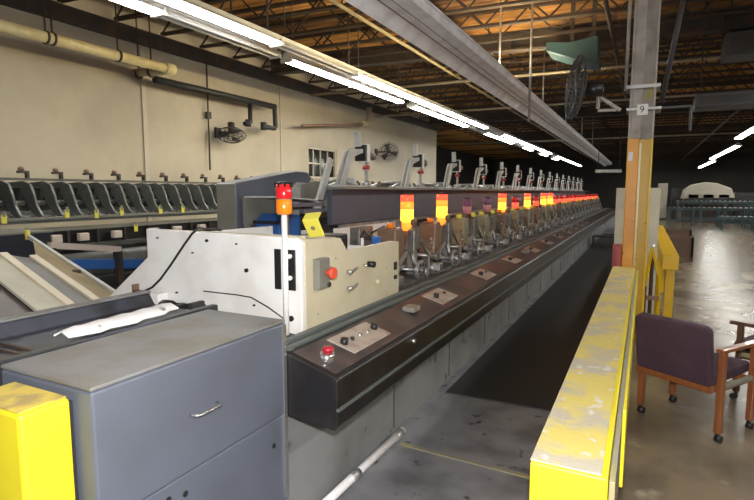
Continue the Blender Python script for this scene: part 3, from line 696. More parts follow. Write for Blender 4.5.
# ---------------------------------------------------------------- suction arms behind the grey panel
def sarm():
    t = thing('suction_feeder', (-2.57, 0, 1.80), 'x', 'feeder arm')
    x = -2.62
    m = MB()
    for dx in (.025, .075): m.prism([(-.10, 1.805), (-.02, 1.805), (.15, 2.09), (.34, 2.14), (.34, 2.18), (.12, 2.16), (.08, 2.13)], 'x', x + dx - .01, x + dx + .01)
    m.build('angled_bracket', M['arm'], t, .003)
    MB().box((x - .04, -.12, 1.801), (x + .15, .5, 1.815)).build('foot_plate', M['arm'], t)
    MB().box((x - .01, .34, 2.06), (x + .11, .38, 2.22)).build('clamp_block', M['black'], t, .004)
    MB().box((x - .01, .38, 2.05), (x + .11, .45, 2.23)).build('valve_block', M['paper'], t, .006)
    MB().bar((x + .05, .30, 2.2), (x + .05, .28, 2.34), .05, .06).build('top_lug', M['arm'], t)
    MB().cyl((x + .05, .45, 2.14), (x + .05, .62, 2.12), .04, n=12).build('motor', M['cast'], t)
    MB().cyl((x + .05, .47, 1.815), (x + .05, .47, 2.06), .018, n=8).cyl((x + .05, .47, 1.815), (x + .05, .47, 1.86), .05, n=12).build('suction_rod', M['steel'], t)
    MB().cyl((x + .05, .47, 1.98), (x + .05, .47, 2.02), .04, n=10).build('collar', M['redpaint'], t)
    return t
al = ['light grey angled feeder arm with white valve block, %s from the grey wedge housing' % ORD[i] for i in range(6)] + ['small grey feeder arm among the merging arms at the far end']
ar = copies(sarm(), [(-2.57, 4.35 + 1.48 * k, 1.80) for k in range(15)], al)
for i, o in enumerate(ar): o['group'] = 'feeder arms near' if i < 6 else 'feeder arms far'
# magazine racks behind the panel
def rack():
    t = thing('magazine_rack', (-2.95, 0, 1.5), 'x', 'magazine rack')
    MB().prism([(-.15, 1.56), (.5, 1.56), (.45, 1.83), (.1, 1.87), (-.1, 1.82)], 'x', -3.15, -3.12).prism([(-.15, 1.56), (.5, 1.56), (.45, 1.83), (.1, 1.87), (-.1, 1.82)], 'x', -2.84, -2.81).build('side_plate', M['railgrey'], t)
    MB().bar((-2.98, -.1, 1.6), (-2.98, .42, 1.80), .28, .02).build('shelf', M['steel'], t)
    MB().box((-3.13, .42, 1.56), (-2.82, .45, 1.90)).build('back_stop', M['arm'], t)
    MB().cyl((-3.1, .2, 1.86), (-2.8, .2, 1.86), .025).build('roller', M['cast'], t)
    MB().box((-3.15, -.15, 1.50), (-2.81, .5, 1.56)).build('floor_pan', M['steel_dark'], t)
    return t
rl = ['grey magazine rack behind the panel, %s from the grey wedge housing' % ORD[i] for i in range(6)] + ['small grey magazine rack in the merging far row']
for i, o in enumerate(copies(rack(), [(-2.95, 4.6 + 1.48 * k, 1.5) for k in range(15)], rl)): o['group'] = 'magazine racks near' if i < 6 else 'magazine racks far'
t = thing('rear_frame', (-3, 15, 0), 'dark steel frame carrying the racks behind the grey hopper panel', 'frame')
MB().box((-3.195, 4.25, 1.38), (-2.78, YE, 1.50)).build('deck_beam', M['steel_dark'], t)
m = MB()
for k in range(9): m.box((-3.18, 4.3 + 2.8 * k, 0), (-3.10, 4.4 + 2.8 * k, 1.38))
m.build('leg', M['steel_dark'], t)
# grey wedge housing + tray
t = thing('wedge_housing', (-3.4, 4.2, .95), 'large sloping blue-grey sheet housing behind the white cabinet', 'housing')
MB().prism([(3.56, .96), (3.57, 1.83), (4.50, 1.965), (4.68, 1.955), (4.76, 1.90), (4.60, 1.68), (4.2, 1.42), (4.2, .96)], 'x', -3.40, -3.2).build('side_cover', M['grey'], t, .012)
MB().prism([(3.545, .96), (3.545, 1.82), (3.56, 1.83), (3.56, .96)], 'x', -3.40, -3.19).build('front_cover', M['railgrey'], t)
MB().box((-3.4, 3.6, 0), (-3.34, 3.68, .96)).box((-3.4, 4.1, 0), (-3.34, 4.18, .96)).box((-3.3, 3.6, 0), (-3.22, 3.68, .96)).box((-3.3, 4.1, 0), (-3.22, 4.18, .96)).build('leg', M['steel_dark'], t)
t = thing('delivery_hood', (-2.9, 4.1, 1.4), 'light grey angled sheet hood between the wedge housing and the grey panel', 'hood')
MB().prism([(4.20, 1.505), (4.2, 1.70), (4.45, 1.85), (5.1, 1.82), (5.3, 1.70), (5.3, 1.505)], 'x', -3.19, -3.17).build('back_sheet', M['arm'], t)
MB().prism([(3.62, 1.70), (4.20, 1.66), (4.20, 1.675), (3.62, 1.715)], 'x', -3.15, -2.7).build('top_sheet', M['arm'], t)
MB().prism([(3.85, 1.56), (4.20, 1.56), (4.20, 1.60), (3.85, 1.60)], 'x', -2.72, -2.68).prism([(3.7, 1.62), (4.20, 1.62), (4.20, 1.655), (3.7, 1.655)], 'x', -2.72, -2.68).build('louver', M['grey'], t)
MB().prism([(3.98, .956), (4.10, .956), (4.12, 1.50), (4.40, 2.06), (4.33, 2.08), (4.02, 1.52)], 'x', -2.73, -2.70).build('support_arm', M['arm'], t, .003)
MB().box((-3.17, 3.62, 1.46), (-3.13, 4.19, 1.70)).box((-2.74, 3.62, .96), (-2.70, 3.66, 1.70)).box((-3.17, 3.63, .96), (-3.13, 3.67, 1.46)).build('post', M['railgrey'], t)
t = thing('white_cover', (-2.5, 4.7, 1.1), 'flat white metal cover below the start of the grey hopper panel', 'cover')
MB().box((-2.52, 4.08, 1.12), (-2.49, 5.42, 1.42)).build('sheet', M['white'], t, .004)
MB().box((-2.56, 4.1, .956), (-2.52, 4.14, 1.4)).box((-2.56, 5.36, .956), (-2.52, 5.4, 1.4)).build('post', M['steel_dark'], t)
t = thing('blue_bin', (-2.9, 3.8, 0), 'blue plastic bin end seen behind the nearest red and orange beacon', 'bin')
MB().prism([(3.70, 0), (3.68, 1.50), (3.76, 1.56), (4.0, 1.54), (3.98, 0)], 'x', -3.08, -2.82).build('body', M['blue'], t, .01)
MB().box((-3.09, 3.655, 1.47), (-2.81, 3.67, 1.50)).build('rim', M['navy'], t)

# ---------------------------------------------------------------- sloping conveyor, left
def slab(mb, a, b, c, d, h=.02):
    """quad a-b-c-d given as 3D points, thickened downwards"""
    q = [Vector(p) for p in (a, b, c, d)]; lo = [p - Vector((0, 0, h)) for p in q]
    mb._add(q + lo, [(0, 1, 2, 3), (7, 6, 5, 4), (0, 4, 5, 1), (1, 5, 6, 2), (2, 6, 7, 3), (3, 7, 4, 0)]); return mb
t = thing('sloping_conveyor', (-3.6, 2.1, 0), 'cream sided conveyor table sloping down towards the trough at the left edge', 'conveyor')
L_ = {y: (Vector((x0, y, z0)), Vector((x1, y, z1))) for y, x0, z0, x1, z1 in
      ((1.45, -3.9, 1.40, -2.72, .90), (1.78, -3.9, 1.385, -2.8, .93), (2.0, -3.9, 1.325, -3.0, .96), (2.05, -3.9, 1.325, -3.0, .96), (2.28, -4.05, 1.27, -3.2, .95), (2.33, -4.05, 1.27, -3.2, .95), (2.6, -4.55, 1.36, -3.4, .92))}
def strip(y0, y1, name, m_, dz=0, h=.02):
    a, b = L_[y0]; c, d = L_[y1]; z = Vector((0, 0, dz))
    return slab(MB(), a + z, b + z, d + z, c + z, h).build(name, m_, t)
strip(1.45, 1.78, 'side_plate', M['dullbrown'], -.03)
strip(1.78, 2.0, 'guard_strip', M['offwhite'])
strip(2.0, 2.05, 'edge_rail', M['cream'], .015, .04)
strip(2.05, 2.28, 'belt', M['base'], -.005)
strip(2.28, 2.33, 'edge_rail', M['cream'], .015, .04)
strip(2.33, 2.6, 'side_guard', M['olive'])
MB().bar((-4.6, 2.6, 1.375), (-3.4, 2.6, .935), .03, .03).build('top_rail', M['arm'], t)
MB().cyl((-4.62, 2.6, 1.35), (-4.62, 2.6, 1.43), .02, n=8).build('rail_end', M['tag'], t)
MB().box((-3.95, 1.5, 0), (-3.88, 1.56, 1.35)).box((-3.95, 2.5, 0), (-3.88, 2.56, 1.15)).box((-3.3, 1.6, 0), (-3.24, 1.66, 1.02)).box((-3.5, 2.5, 0), (-3.44, 2.56, .93)).build('leg', M['steel_dark'], t)

# cabinet at the far left edge
t = thing('control_cabinet', (-5.4, 2.7, 0), 'near-black cabinet at the left picture edge behind the sloping conveyor', 'cabinet')
MB().box((-5.9, 2.1, 0), (-5.15, 3.12, 1.36)).build('body', M['navy'], t, .01)
MB().box((-5.92, 2.08, 1.36), (-5.13, 3.14, 1.375)).build('top', M['railgrey'], t)

# ---------------------------------------------------------------- second inserting row by the left wall
t = thing('hopper_line', (-6.3, 7, 0), 'long dark green-grey hopper line standing along the left wall', 'inserting machine')
MB().box((-7.2, 2.6, 0), (-6.1, 17.5, 1.16)).build('base_cabinet', M['hop'], t)
MB().box((-6.1, 2.6, 1.30), (-6.02, 17.5, 1.345)).build('front_rail', M['railgrey'], t)
MB().box((-6.06, 2.6, 1.445), (-6.0, 17.5, 1.47)).build('upper_rail', M['railgrey'], t)
MB().box((-6.9, 2.6, 1.40), (-6.1, 17.5, 1.43)).build('deck', M['hopplate'], t)
MB().box((-6.12, 2.6, 1.07), (-6.0, 17.5, 1.13)).build('lower_rail', M['hopplate'], t)
MB().box((-6.62, 2.6, 1.885), (-6.56, 17.5, 1.915)).build('top_rail', M['hopplate'], t)
MB().box((-6.95, 2.6, 1.43), (-6.92, 17.5, 1.86)).build('back_sheet', M['hop'], t)
MB().box((-6.10, 2.6, 1.13), (-6.08, 17.5, 1.30)).build('shadow_gap_sheet', M['black'], t)  # black sheet stands in for shadow between the lower and front rails
m = MB()
for k in range(40): m.box((-6.09, 2.7 + .38 * k, 1.13), (-6.03, 2.73 + .38 * k, 1.30))
m.build('bracket', M['steel_dark'], t)
def hopper():
    t = thing('feed_hopper', (-6.5, 0, 1.43), 'x', 'hopper')
    m = MB()
    for y in (0,): # curved side plate
        pts = [(-6.86, 1.86), (-6.5, 1.88), (-6.36, 1.84), (-6.30, 1.72), (-6.26, 1.60), (-6.18, 1.50), (-6.10, 1.44), (-6.22, 1.44), (-6.36, 1.52), (-6.44, 1.62), (-6.52, 1.72), (-6.86, 1.74)]
        m.prism(pts, 'y', y, y + .03)
    m.build('side_plate', M['hopplate'], t, .004)
    MB().prism([(-6.9, 1.50), (-6.34, 1.46), (-6.34, 1.48), (-6.9, 1.52)], 'y', .035, .22).build('chute', M['steel'], t)
    MB().prism([(-6.6, 1.56), (-6.50, 1.80), (-6.52, 1.81), (-6.62, 1.57)], 'y', .04, .21).build('paper_stop', M['hop'], t)
    MB().cyl((-6.45, .04, 1.62), (-6.45, .21, 1.62), .03, n=10).build('roller', M['cast'], t)
    return t
hy = [2.70 + .235 * k for k in range(60)]
hp = copies(hopper(), [(-6.5, y, 1.43) for y in hy], ['x'])
for i, o in enumerate(hp):
    o['label'] = ('dark curved-sided hopper by the left wall, %s counting from the left edge' % ORD[i]) if i < 20 else 'dark curved-sided hopper further along the left wall, behind the grey wedge housing'
    o['group'] = 'hoppers on the left line' if i < 20 else 'hoppers beyond the wedge housing'
def head():
    t = thing('vacuum_valve', (-6.55, 0, 1.9), 'x', 'vacuum head')
    MB().prism([(0, 1.955), (.09, 1.955), (.09, 1.90), (.12, 1.90), (.12, 1.985), (.0, 1.985)], 'x', -6.60, -6.55).build('bracket', M['steel_dark'], t)
    MB().lathe([(.02, 0), (.035, .01), (.035, .03), (.02, .045), (.005, .05)], (-6.575, .04, 1.985), 12).build('cap', M['brown'], t)
    return t
hd = copies(head(), [(-6.55, 2.82 + .41 * k, 1.916) for k in range(34)], ['x'])
for i, o in enumerate(hd):
    o['label'] = ('small black bracket head on top of the left hopper line, %s from the left edge' % ORD[i]) if i < 14 else 'small black bracket head on the hopper line near the wedge housing'
    o['group'] = 'bracket heads on the left line' if i < 14 else 'bracket heads beyond'
def ytag():
    t = thing('yellow_tag', (-6, 0, 1.5), 'x', 'tag')
    MB().box((-5.995, 0, 1.47), (-5.985, .055, 1.57)).build('tag_plate', M['tag'], t, .004)
    MB().box((-5.996, .012, 1.54), (-5.983, .043, 1.60)).build('tag_clip', M['railgrey'], t)
    return t
ty = [(3.80, .0, 'near the left edge, upper row'), (4.17, -.02, 'second of the upper row'), (4.52, 0, 'third of the upper row'), (5.13, 0, 'fourth of the upper row'), (5.53, 0, 'last of the upper row'),
      (3.12, -.03, 'at the left picture edge'), (3.34, -.22, 'low one, nearest the left edge'), (4.72, -.22, 'low one above the white cabinet corner')]
tp = ytag()
for i, (y, dz, lb) in enumerate(ty):
    o = tp if i == 0 else copy_tree(tp)
    o.location = (-6, y, 1.5 + dz - .02); o['label'] = 'small yellow tag on the left hopper line, ' + lb; o['group'] = 'yellow tags on the left hopper line'
lp = tag(MB().box((-6.027, 0, 1.17), (-5.96, .12, 1.26)).build('label_box', M['label'], None, .008), 'x', 'box')
lab = [3.05, 3.62, 3.95, 4.40, 4.98, 5.38, 5.85]
for i, y in enumerate(lab):
    o = lp if i == 0 else lp.copy()
    if i: C.objects.link(o)
    o.location = (0, y, 0); o['label'] = 'small pinkish white box under the left hopper rail, %s from the left' % ORD[i]; o['group'] = 'pinkish boxes under the hopper rail'
# delivery conveyor in front of the left line
t = thing('delivery_conveyor', (-5.2, 4.5, 0), 'low conveyor with a beige rail and blue side before the left hopper line', 'conveyor')
MB().box((-5.75, 3.3, .75), (-5.0, 8, .86)).build('bed', M['hop'], t)
MB().bar((-5.0, 3.0, 1.25), (-5.0, 3.75, 1.14), .05, .06).build('beige_rail', M['label'], t)
MB().bar((-5.05, 3.2, 1.04), (-5.05, 4.6, .88), .04, .10).build('blue_side', M['blue'], t)
MB().cyl((-5.3, 3.15, .98), (-5.3, 7.8, .98), .13, n=16).build('roller', M['hopplate'], t)
MB().box((-5.05, 2.98, 0), (-4.97, 3.05, 1.22)).box((-5.05, 3.7, 0), (-4.97, 3.76, 1.12)).box((-5.7, 3.3, 0), (-5.62, 3.38, .75)).box((-5.1, 4.6, 0), (-5.02, 4.68, .88)).box((-5.7, 7.9, 0), (-5.62, 7.98, .75)).box((-5.34, 3.28, .86), (-5.26, 3.32, .98)).box((-5.34, 7.7, .86), (-5.26, 7.74, .98)).build('leg', M['steel_dark'], t)

# ================================================================ YELLOW BARRIERS AND COLUMN
t = thing('yellow_bollard', (-1.95, .98, 0), 'lemon yellow square post with a scraped top at the lower left corner', 'bollard')
MB().box((-1.885, .83, .0), (-1.585, .985, 1.105)).build('post', M['lemon'], t, .012)
MB().box((-1.875, .835, 1.105), (-1.595, .98, 1.111)).build('scraped_top', M['blocktop'], t, .004)
MB().box((-1.875, .985, 0), (-1.59, .994, 1.09)).build('painted_shadow_edge', M['rubber'], t)  # black strip painted in for the flash shadow gap beside the post

t = thing('yellow_barrier', (-.17, 4, 0), 'long waist-high yellow barrier with a worn top between aisle and tan floor', 'barrier')
MB().box((-.285, 1.64, .62), (-.055, 6.58, .895)).build('rail_beam', M['lemon'], t, .008)
MB().box((-.285, 1.645, .896), (-.075, 6.57, .902)).build('worn_top', M['worn'], t, .002)
MB().box((-.052, 1.62, .60), (-.035, 6.5, .90)).build('edge_plate', M['grime'], t, .003)
MB().box((-.035, 2.2, .58), (-.022, 6.4, .899)).build('side_skin', M['lemon'], t, .003)
for y in (1.75, 3.4, 5.0, 6.35): MB().box((-.26, y, 0), (-.08, y + .14, .62)).build('post', M['lemon'], t, .006)
MB().box((-.25, 1.65, .02), (-.22, 6.5, .62)).build('kick_panel', M['yellow'], t)

# column: wide flange with casing
t = thing('steel_column', (-.15, 6.85, 0), 'tall steel column, grey above and orange-yellow below, at the barrier end', 'column')
MB().box((-.24, 6.72, 0), (-.215, 7.0, 2.35)).box((-.005, 6.72, 0), (.02, 7.0, 2.35)).box((-.215, 6.83, 0), (-.005, 6.85, 2.35)).build('painted_shaft', M['yellow'], t, .003)
MB().box((-.235, 6.70, 0), (-.12, 6.82, 2.35)).build('casing', M['amberpaint'], t, .006)
MB().box((-.118, 6.71, .9), (-.095, 6.83, 2.3)).build('pale_strip', M['pipe'], t, .002)
MB().box((-.24, 6.72, 2.35), (-.215, 7.0, 5.45)).box((-.005, 6.72, 2.35), (.02, 7.0, 5.45)).box((-.215, 6.83, 2.35), (-.005, 6.85, 5.45)).build('bare_shaft', M['colsteel'], t, .003)
MB().box((-.215, 6.74, 2.35), (-.11, 6.82, 5.45)).build('bare_casing', M['colsteel'], t, .006)
MB().box((-.28, 6.68, 2.90), (.06, 7.02, 2.94)).box((-.27, 6.68, 2.66), (.08, 7.02, 2.69)).build('collar_band', M['steel'], t, .003)
MB().box((-.30, 6.70, .0), (-.245, 7.02, 1.12)).build('red_guard', M['redpaint'], t, .003)
MB().cyl((-.29, 6.8, 2.9), (-.29, 6.8, 5.4), .02, n=8).build('conduit', M['colsteel'], t)
t.location.x += .035
t = thing('number_sign', (-.1, 6.68, 2.6), 'small white square sign with a black figure on the steel column', 'sign')
MB().box((-.155, 6.655, 2.60), (-.045, 6.665, 2.72)).build('sign_plate', M['paper'], t, .002)
cu = bpy.data.curves.new('digit', 'FONT'); cu.body = '9'; cu.size = .10; cu.extrude = .001; cu.align_x = 'CENTER'
tx = bpy.data.objects.new('digit', cu); C.objects.link(tx); dg = bpy.context.evaluated_depsgraph_get()
me = bpy.data.meshes.new_from_object(tx.evaluated_get(dg)); bpy.data.objects.remove(tx)
me.transform(Matrix.Translation((-.105, 6.6535, 2.628)) @ Matrix.Rotation(R(90), 4, 'X')); me.transform(Matrix.Translation(-t.location))
me.materials.clear(); me.materials.append(M['black']); o = bpy.data.objects.new('digit', me); C.objects.link(o); o.parent = t; t.location.x += .03
tag(origin(MB().box((-.19, 6.685, 2.10), (-.145, 6.70, 2.20)).build('white_sticker', M['paper'], None, .002), (-.17, 6.7, 2.1)), 'small white sticker on the yellow part of the column', 'sticker')
# off-white cabinet behind the column
t = thing('electrical_cabinet', (-.07, 7.45, 0), 'off-white tall cabinet standing behind the yellow column', 'cabinet')
MB().box((-.32, 7.25, .05), (.17, 7.6, 1.80)).build('body', M['offwhite'], t, .008)
MB().box((-.33, 7.225, .05), (-.27, 7.25, 1.1)).build('red_edge', M['redpaint'], t)
MB().box((-.30, 7.27, 0), (.15, 7.58, .05)).build('plinth', M['steel_dark'], t)
MB().cyl((.13, 7.25, 1.1), (.13, 7.225, 1.1), .014, n=10).build('lock', M['chrome'], t)

# second yellow guard rail
t = thing('guard_rail', (.33, 9, 0), 'yellow box-beam guard rail on legs beyond the column, right side', 'guard rail')
MB().box((.23, 7.3, .80), (.41, 13.8, .98)).build('rail_beam', M['yellow'], t, .008)
for y in (7.42, 10.4, 13.5): MB().box((.28, y, 0), (.38, y + .10, .80)).build('post', M['yellow'], t, .005)
t = thing('floor_guard', (.12, 7.9, 0), 'worn yellow and black A-shaped steel frame right of the column', 'guard')
MB().bar((.05, 7.05, .60), (.11, 7.15, 1.08), .03, .03).bar((.11, 7.15, 1.08), (.20, 7.17, .72), .03, .03).build('sloped_bar', M['yellow'], t)
MB().bar((.20, 7.17, .75), (.20, 7.17, 0), .04, .04).build('leg', M['yellow'], t)
MB().bar((.05, 7.05, .62), (.05, 7.05, 0), .035, .035).bar((.12, 7.16, 1.0), (.12, 7.16, 0), .03, .03).build('leg', M['darkwood'], t)
MB().box((.05, 7.07, .45), (.21, 7.10, .50)).build('cross_bar', M['brown'], t)
# pedestal fan bracketed to the column
t = thing('column_fan', (-.75, 6.7, 2.9), 'large dark caged fan seen edge-on, bracketed to the steel column', 'fan')
P = Vector((-.73, 6.6, 2.94)); d = Vector((-.95, -.15, .12)).normalized(); u = Vector((.12, 0, .99)); u = (u - d * u.dot(d)).normalized(); w_ = d.cross(u)
g = MB(); r = .36
for rr, off in ((r, .03), (r * .97, .07), (r * .8, .11), (r * .6, .13), (r * .4, .14), (r * .2, .145), (r * .8, -.02), (r * .5, -.05), (r * .25, -.06)):
    g.tube([P + d * off + (u * math.cos(a) + w_ * math.sin(a)) * rr for a in (2 * math.pi * k / 32 for k in range(33))], .006, 5)
for k in range(44):
    a = 2 * math.pi * k / 44; e = u * math.cos(a) + w_ * math.sin(a)
    g.tube([P - d * .06 + e * r * .2, P - d * .02 + e * r * .8, P + d * .03 + e * r, P + d * .07 + e * r * .97, P + d * .12 + e * r * .7, P + d * .145 + e * r * .1], .0045, 4)
g.build('guard', M['fan'], t)
m = MB()
for k in range(3):
    a = 2 * math.pi * k / 3 + .4; e = u * math.cos(a) + w_ * math.sin(a); f = -u * math.sin(a) + w_ * math.cos(a)
    q = [P + d * .03 + e * .05 - f * .04, P + d * .02 + e * .31 - f * .13, P + d * .07 + e * .32 + f * .12, P + d * .07 + e * .05 + f * .04]
    m._add(q + [p + d * .006 for p in q], [(0, 1, 2, 3), (7, 6, 5, 4), (0, 4, 5, 1), (1, 5, 6, 2), (2, 6, 7, 3), (3, 7, 4, 0)])
m.build('blade', M['fan'], t)
MB().cyl(P - d * .25, P - d * .05, .085, .075, n=16).build('motor', M['black'], t)
MB().cyl(P - d * .256, P - d * .25, .03, n=12).build('motor_badge', M['paper'], t)
MB().bar((-.52, 6.64, 2.83), (-.30, 6.74, 2.68), .035).bar((-.53, 6.64, 2.92), (-.53, 6.64, 2.70), .03).bar((-.53, 6.66, 2.68), (-.34, 6.7, 2.68), .03).build('bracket_arm', M['colsteel'], t)

# ================================================================ AISLE
tag(origin(MB().box((-1.47, 4.23, 0), (-.35, 24, .012)).build('floor_mat', M['mat_'], None, .004), (-.9, 14, 0)), 'long black anti-fatigue mat on the aisle floor beside the machine', 'mat')
m = MB().bar((-1.44, 3.19, .004), (-.34, 3.15, .004), .035, .008)
tag(origin(m.build('threshold_strip', M['grime']), (-.9, 3.17, 0)), 'thin metal strip crossing the concrete aisle floor before the mat', 'strip')
t = thing('floor_pipe', (-1.47, 2.6, 0), 'loose shiny metal pipe lying on the floor along the machine base', 'pipe')
MB().cyl((-1.505, 1.9, .033), (-1.48, 3.33, .033), .026, n=14).build('pipe_run', M['alu'], t)
MB().cyl((-1.48, 3.20, .033), (-1.478, 3.29, .033), .031, n=14).cyl((-1.492, 2.6, .033), (-1.491, 2.68, .033), .031, n=14).build('coupling', M['steel'], t)
# far end of aisle: red/dark step crate
t = thing('step_stool', (-.78, 17.6, 0), 'low black step platform across the far end of the aisle', 'step')
MB().box((-1.45, 18.2, .30), (-.35, 18.8, .34)).build('tread', M['steel_dark'], t)
MB().box((-1.45, 18.25, 0), (-1.40, 18.8, .30)).box((-.40, 18.25, 0), (-.35, 18.8, .30)).build('side_plate', M['steel_dark'], t)

# ================================================================ CHAIRS
def chair(loc, rz, label, wd='wood', fb='fabric'):
    """origin on floor; chair faces +y, x across"""
    t = thing('arm_chair', (0, 0, 0), label, 'chair')
    w = .29
    def rect(mb, pts, r): return mb.tube(pts, r, 10)
    # back: upholstered pad with rounded top, slight recline
    Mx = Matrix.Translation((0, -.03, 0)) @ Matrix.Rotation(R(8), 4, 'X')
    pts = []; hw = .272
    for a, cxs in ((0, 1), (90, -1)):
        for k in range(5):
            th = R(a + k * 22.5); pts.append((cxs * (hw - .05) + .05 * math.cos(th), .80 + .05 * math.sin(th)))
    pts += [(-hw, .42), (hw, .42)]
    b = MB(); n = len(pts)
    V = [Mx @ Vector((x, -.035, z)) for x, z in pts] + [Mx @ Vector((x, .035, z)) for x, z in pts]
    b._add(V, [tuple(range(n)), tuple(range(n, 2 * n))[::-1]] + [(i, (i + 1) % n, n + (i + 1) % n, n + i) for i in range(n)])
    b.build('backrest', M[fb], t, .018, 3)
    # wooden rail under back
    b = MB(); b.box((-.28, -.03, .375), (.28, .01, .425), Mx); b.build('back_rail', M[wd], t, .006)
    MB().prism([(-.02, .40), (.47, .42), (.49, .45), (.47, .50), (0, .475)], 'x', -.25, .25).build('seat', M[fb], t, .02, 3)
    MB().box((-.26, 0, .35), (.26, .03, .40)).box((-.26, .42, .35), (.26, .45, .40)).box((-.27, 0, .35), (-.25, .45, .40)).box((.25, 0, .35), (.27, .45, .40)).build('seat_frame', M[wd], t, .004)
    for s in (-1, 1):
        for (y0, h) in ((-.01, .66), (.42, .64)):
            x = s * w
            lg = MB().box((x - .022, y0 - .022, .07), (x + .022, y0 + .022, h)).build('leg', M[wd], t, .007)
            cs = MB().box((x - .012, y0 - .012, .045), (x + .012, y0 + .012, .075)).build('caster', M['black'], lg, .003)
            MB().cyl((x - .02, y0 + .015, .026), (x + .02, y0 + .015, .026), .026, n=14).build('caster_wheel', M['black'], t)
        MB().bar((s * w, -.06, .665), (s * w, .50, .655), .055, .03).build('armrest', M[wd], t, .009)
        MB().bar((s * w, 0, .40), (s * w, .42, .40), .022, .035).build('side_rail', M['grime'], t, .003)
    t.location = loc; t.rotation_euler.z = rz
    return t
chair((.30, 4.38, 0), R(-33.1), 'dark purple fabric armchair with reddish wood frame on casters by the barrier')
chair((1.28, 5.25, 0), R(60), 'second dark armchair with brown wood arm, cut off by the right picture edge', 'darkwood')

# ================================================================ RIGHT BACKGROUND
def conveyor(x0, x1, y0, y1, z, label):
    t = thing('roller_conveyor', ((x0 + x1) / 2, (y0 + y1) / 2, 0), label, 'conveyor')
    MB().box((x0, y0, z - .12), (x1, y0 + .08, z)).box((x0, y1 - .08, z - .12), (x1, y1, z)).build('side_rail', M['tealconv'], t)
    m = MB(); n = max(4, int((x1 - x0) / .22))
    for k in range(n):
        x = x0 + (k + .5) * (x1 - x0) / n; m.cyl((x, y0 + .08, z - .03), (x, y1 - .08, z - .03), .05, n=8)
    m.build('roller', M['steel'], t)
    m = MB(); n = max(2, int((x1 - x0) / 1.1) + 1)
    for k in range(n):
        x = x0 + .05 + k * (x1 - x0 - .2) / (n - 1); m.box((x, y0, 0), (x + .09, y0 + .07, z - .12)).box((x, y1 - .07, 0), (x + .09, y1, z - .12))
    m.build('leg', M['tealconv'], t)
    MB().box((x0, y0 + .02, .28), (x1, y0 + .05, .34)).build('brace', M['tealconv'], t)
    return t
conveyor(1.1, 9.0, 31.5, 32.4, .95, 'teal roller conveyor crossing the far end of the tan floor, front one')
conveyor(1.6, 8.6, 34.0, 34.9, 1.25, 'teal roller conveyor just behind the front one, slightly taller')
conveyor(3.2, 9.5, 29.0, 29.7, .62, 'low dark teal roller conveyor nearest on the tan floor at right')
t = thing('tarp_covered_machine', (3.0, 36, 0), 'pale tarp draped in a low dome over a machine far right', 'machine')
m = MB(); prof = [(2.0, 1.35), (2.1, 1.9), (2.5, 2.2), (3.1, 2.32), (3.7, 2.25), (4.4, 1.95), (4.6, 1.4)]
m.prism(prof, 'y', 36, 38.2).build('tarp', M['tarp'], t, .05)
MB().box((2.1, 36.1, 0), (4.5, 38.1, 1.4)).build('body', M['steel_dark'], t)
for k in range(3): MB().box((2.3 + .75 * k, 36.0, 1.0), (2.8 + .75 * k, 36.08, 1.6)).build('panel', M['ductgrey'], t)
for i, (x, y, w_2, h, mt, lb) in enumerate([(1.0, 38, .55, 2.3, 'tarp', 'pale upright cabinet far off just right of the column'), (1.75, 39, .4, 2.0, 'ductgrey', 'grey narrow cabinet far off beside the pale one'),
        (5.2, 37, 1.0, 1.7, 'ductgrey', 'grey cabinet far right beyond the teal conveyors'), (7.0, 38, 1.3, 2.0, 'tealconv', 'dark teal cabinet at the far right edge')]):
    t = thing('machine_cabinet', (x, y, 0), lb, 'cabinet')
    MB().box((x - w_2 / 2, y, .1), (x + w_2 / 2, y + .6, h)).build('body', M[mt], t, .02)
    MB().box((x - w_2 / 2 + .05, y - .02, .2), (x + w_2 / 2 - .05, y, h - .1)).build('door', M[mt], t, .01)
    MB().box((x - w_2 / 2 + .05, y + .05, 0), (x + w_2 / 2 - .05, y + .55, .1)).build('plinth', M['steel_dark'], t)
for i, (x, y, s, lb) in enumerate([(.85, 15.2, .3, 'dark crate on the tan floor beyond the yellow guard rail, nearer'), (.95, 18.0, .34, 'dark crate on the tan floor beyond the yellow guard rail, further')]):
    t = thing('crate', (x, y, 0), lb, 'crate')
    MB().box((x - s, y, .1), (x + s, y + .05, .62)).box((x - s, y + .6, .1), (x + s, y + .65, .62)).box((x - s, y, .1), (x - s + .05, y + .65, .62)).box((x + s - .05, y, .1), (x + s, y + .65, .62)).build('side_board', M['darkwood'], t)
    MB().box((x - s, y, 0), (x + s, y + .65, .1)).build('pallet_base', M['darkwood'], t)
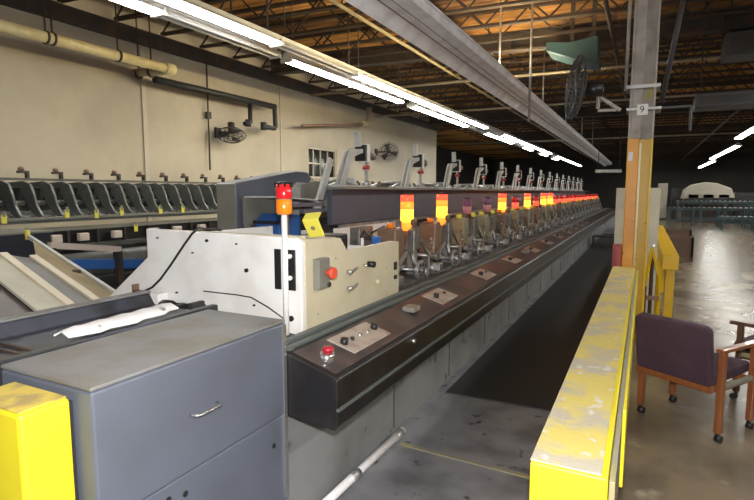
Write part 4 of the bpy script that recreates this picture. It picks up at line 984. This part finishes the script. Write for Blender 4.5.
# hanging teal duct, unit heaters, angled pipe, hanging frame
t = thing('duct_hood', (-1.4, 11.6, 4.3), 'teal tapered duct box hanging from the roof beyond the tray', 'duct')
MB().prism([(-1.93, 4.60), (-1.93, 4.78), (-1.5, 4.72), (-.97, 4.78), (-.95, 4.25), (-1.25, 4.33)], 'y', 11.4, 12.2).build('hood', M['teal'], t, .01)
MB().box((-1.5, 11.5, 4.72), (-1.42, 11.58, 5.6)).box((-1.1, 11.5, 4.76), (-1.02, 11.58, 5.6)).build('hanger', M['steel_dark'], t)
for (x0, x1, y, z0, z1, lb) in ((1.20, 2.5, 12, 4.28, 4.70, 'dark grey hanging heater box, upper one at right under the roof'), (.82, 2.6, 12.6, 3.45, 3.72, 'long dark grey duct box hanging at right, lower one')):
    t = thing('unit_heater', ((x0 + x1) / 2, y, z0), lb, 'heater')
    MB().box((x0, y, z0), (x1, y + .7, z1)).build('casing', M['ductgrey'], t, .015)
    m = MB()
    for k in range(9): m.box((x0 + .08, y - .012, z0 + .05 + k * (z1 - z0 - .1) / 9), (x1 - .08, y, z0 + .06 + k * (z1 - z0 - .1) / 9))
    m.build('grille', M['steel_dark'], t)
    MB().cyl((x0 + .1, y + .35, z1), (x0 + .1, y + .35, 5.6), .012, n=6).cyl((x1 - .1, y + .35, z1), (x1 - .1, y + .35, 5.6), .012, n=6).build('hanger_rod', M['steel_dark'], t)
tag(origin(MB().cyl((.42, 8.2, 4.9), (.14, 8.6, 3.0), .035, n=10).build('slanted_pipe', M['ductgrey']), (.3, 8.4, 3.0)), 'dark slanted pipe coming down from the roof right of the column', 'pipe')
t = thing('hanging_bracket', (.5, 9, 3.1), 'thin dark pipe frame hanging just right of the column', 'frame')
MB().bar((.02, 7.05, 2.72), (.42, 7.05, 2.72), .025).bar((.42, 7.05, 2.73), (.42, 7.05, 2.45), .025).build('pipe_bar', M['ductgrey'], t)
# bright-headed details at the very far end: overhead sign panel + hanging fixtures
t = thing('hanging_sign', (-1.4, 24, 3), 'small pale panel hanging over the far end of the machine', 'panel')
MB().box((-1.9, 24, 2.55), (-.9, 24.04, 2.68)).build('panel', M['arm'], t)
MB().cyl((-1.8, 24.02, 2.68), (-1.8, 24.02, 5.6), .015, n=6).cyl((-1.0, 24.02, 2.68), (-1.0, 24.02, 5.6), .015, n=6).build('hanger_rod', M['steel_dark'], t)
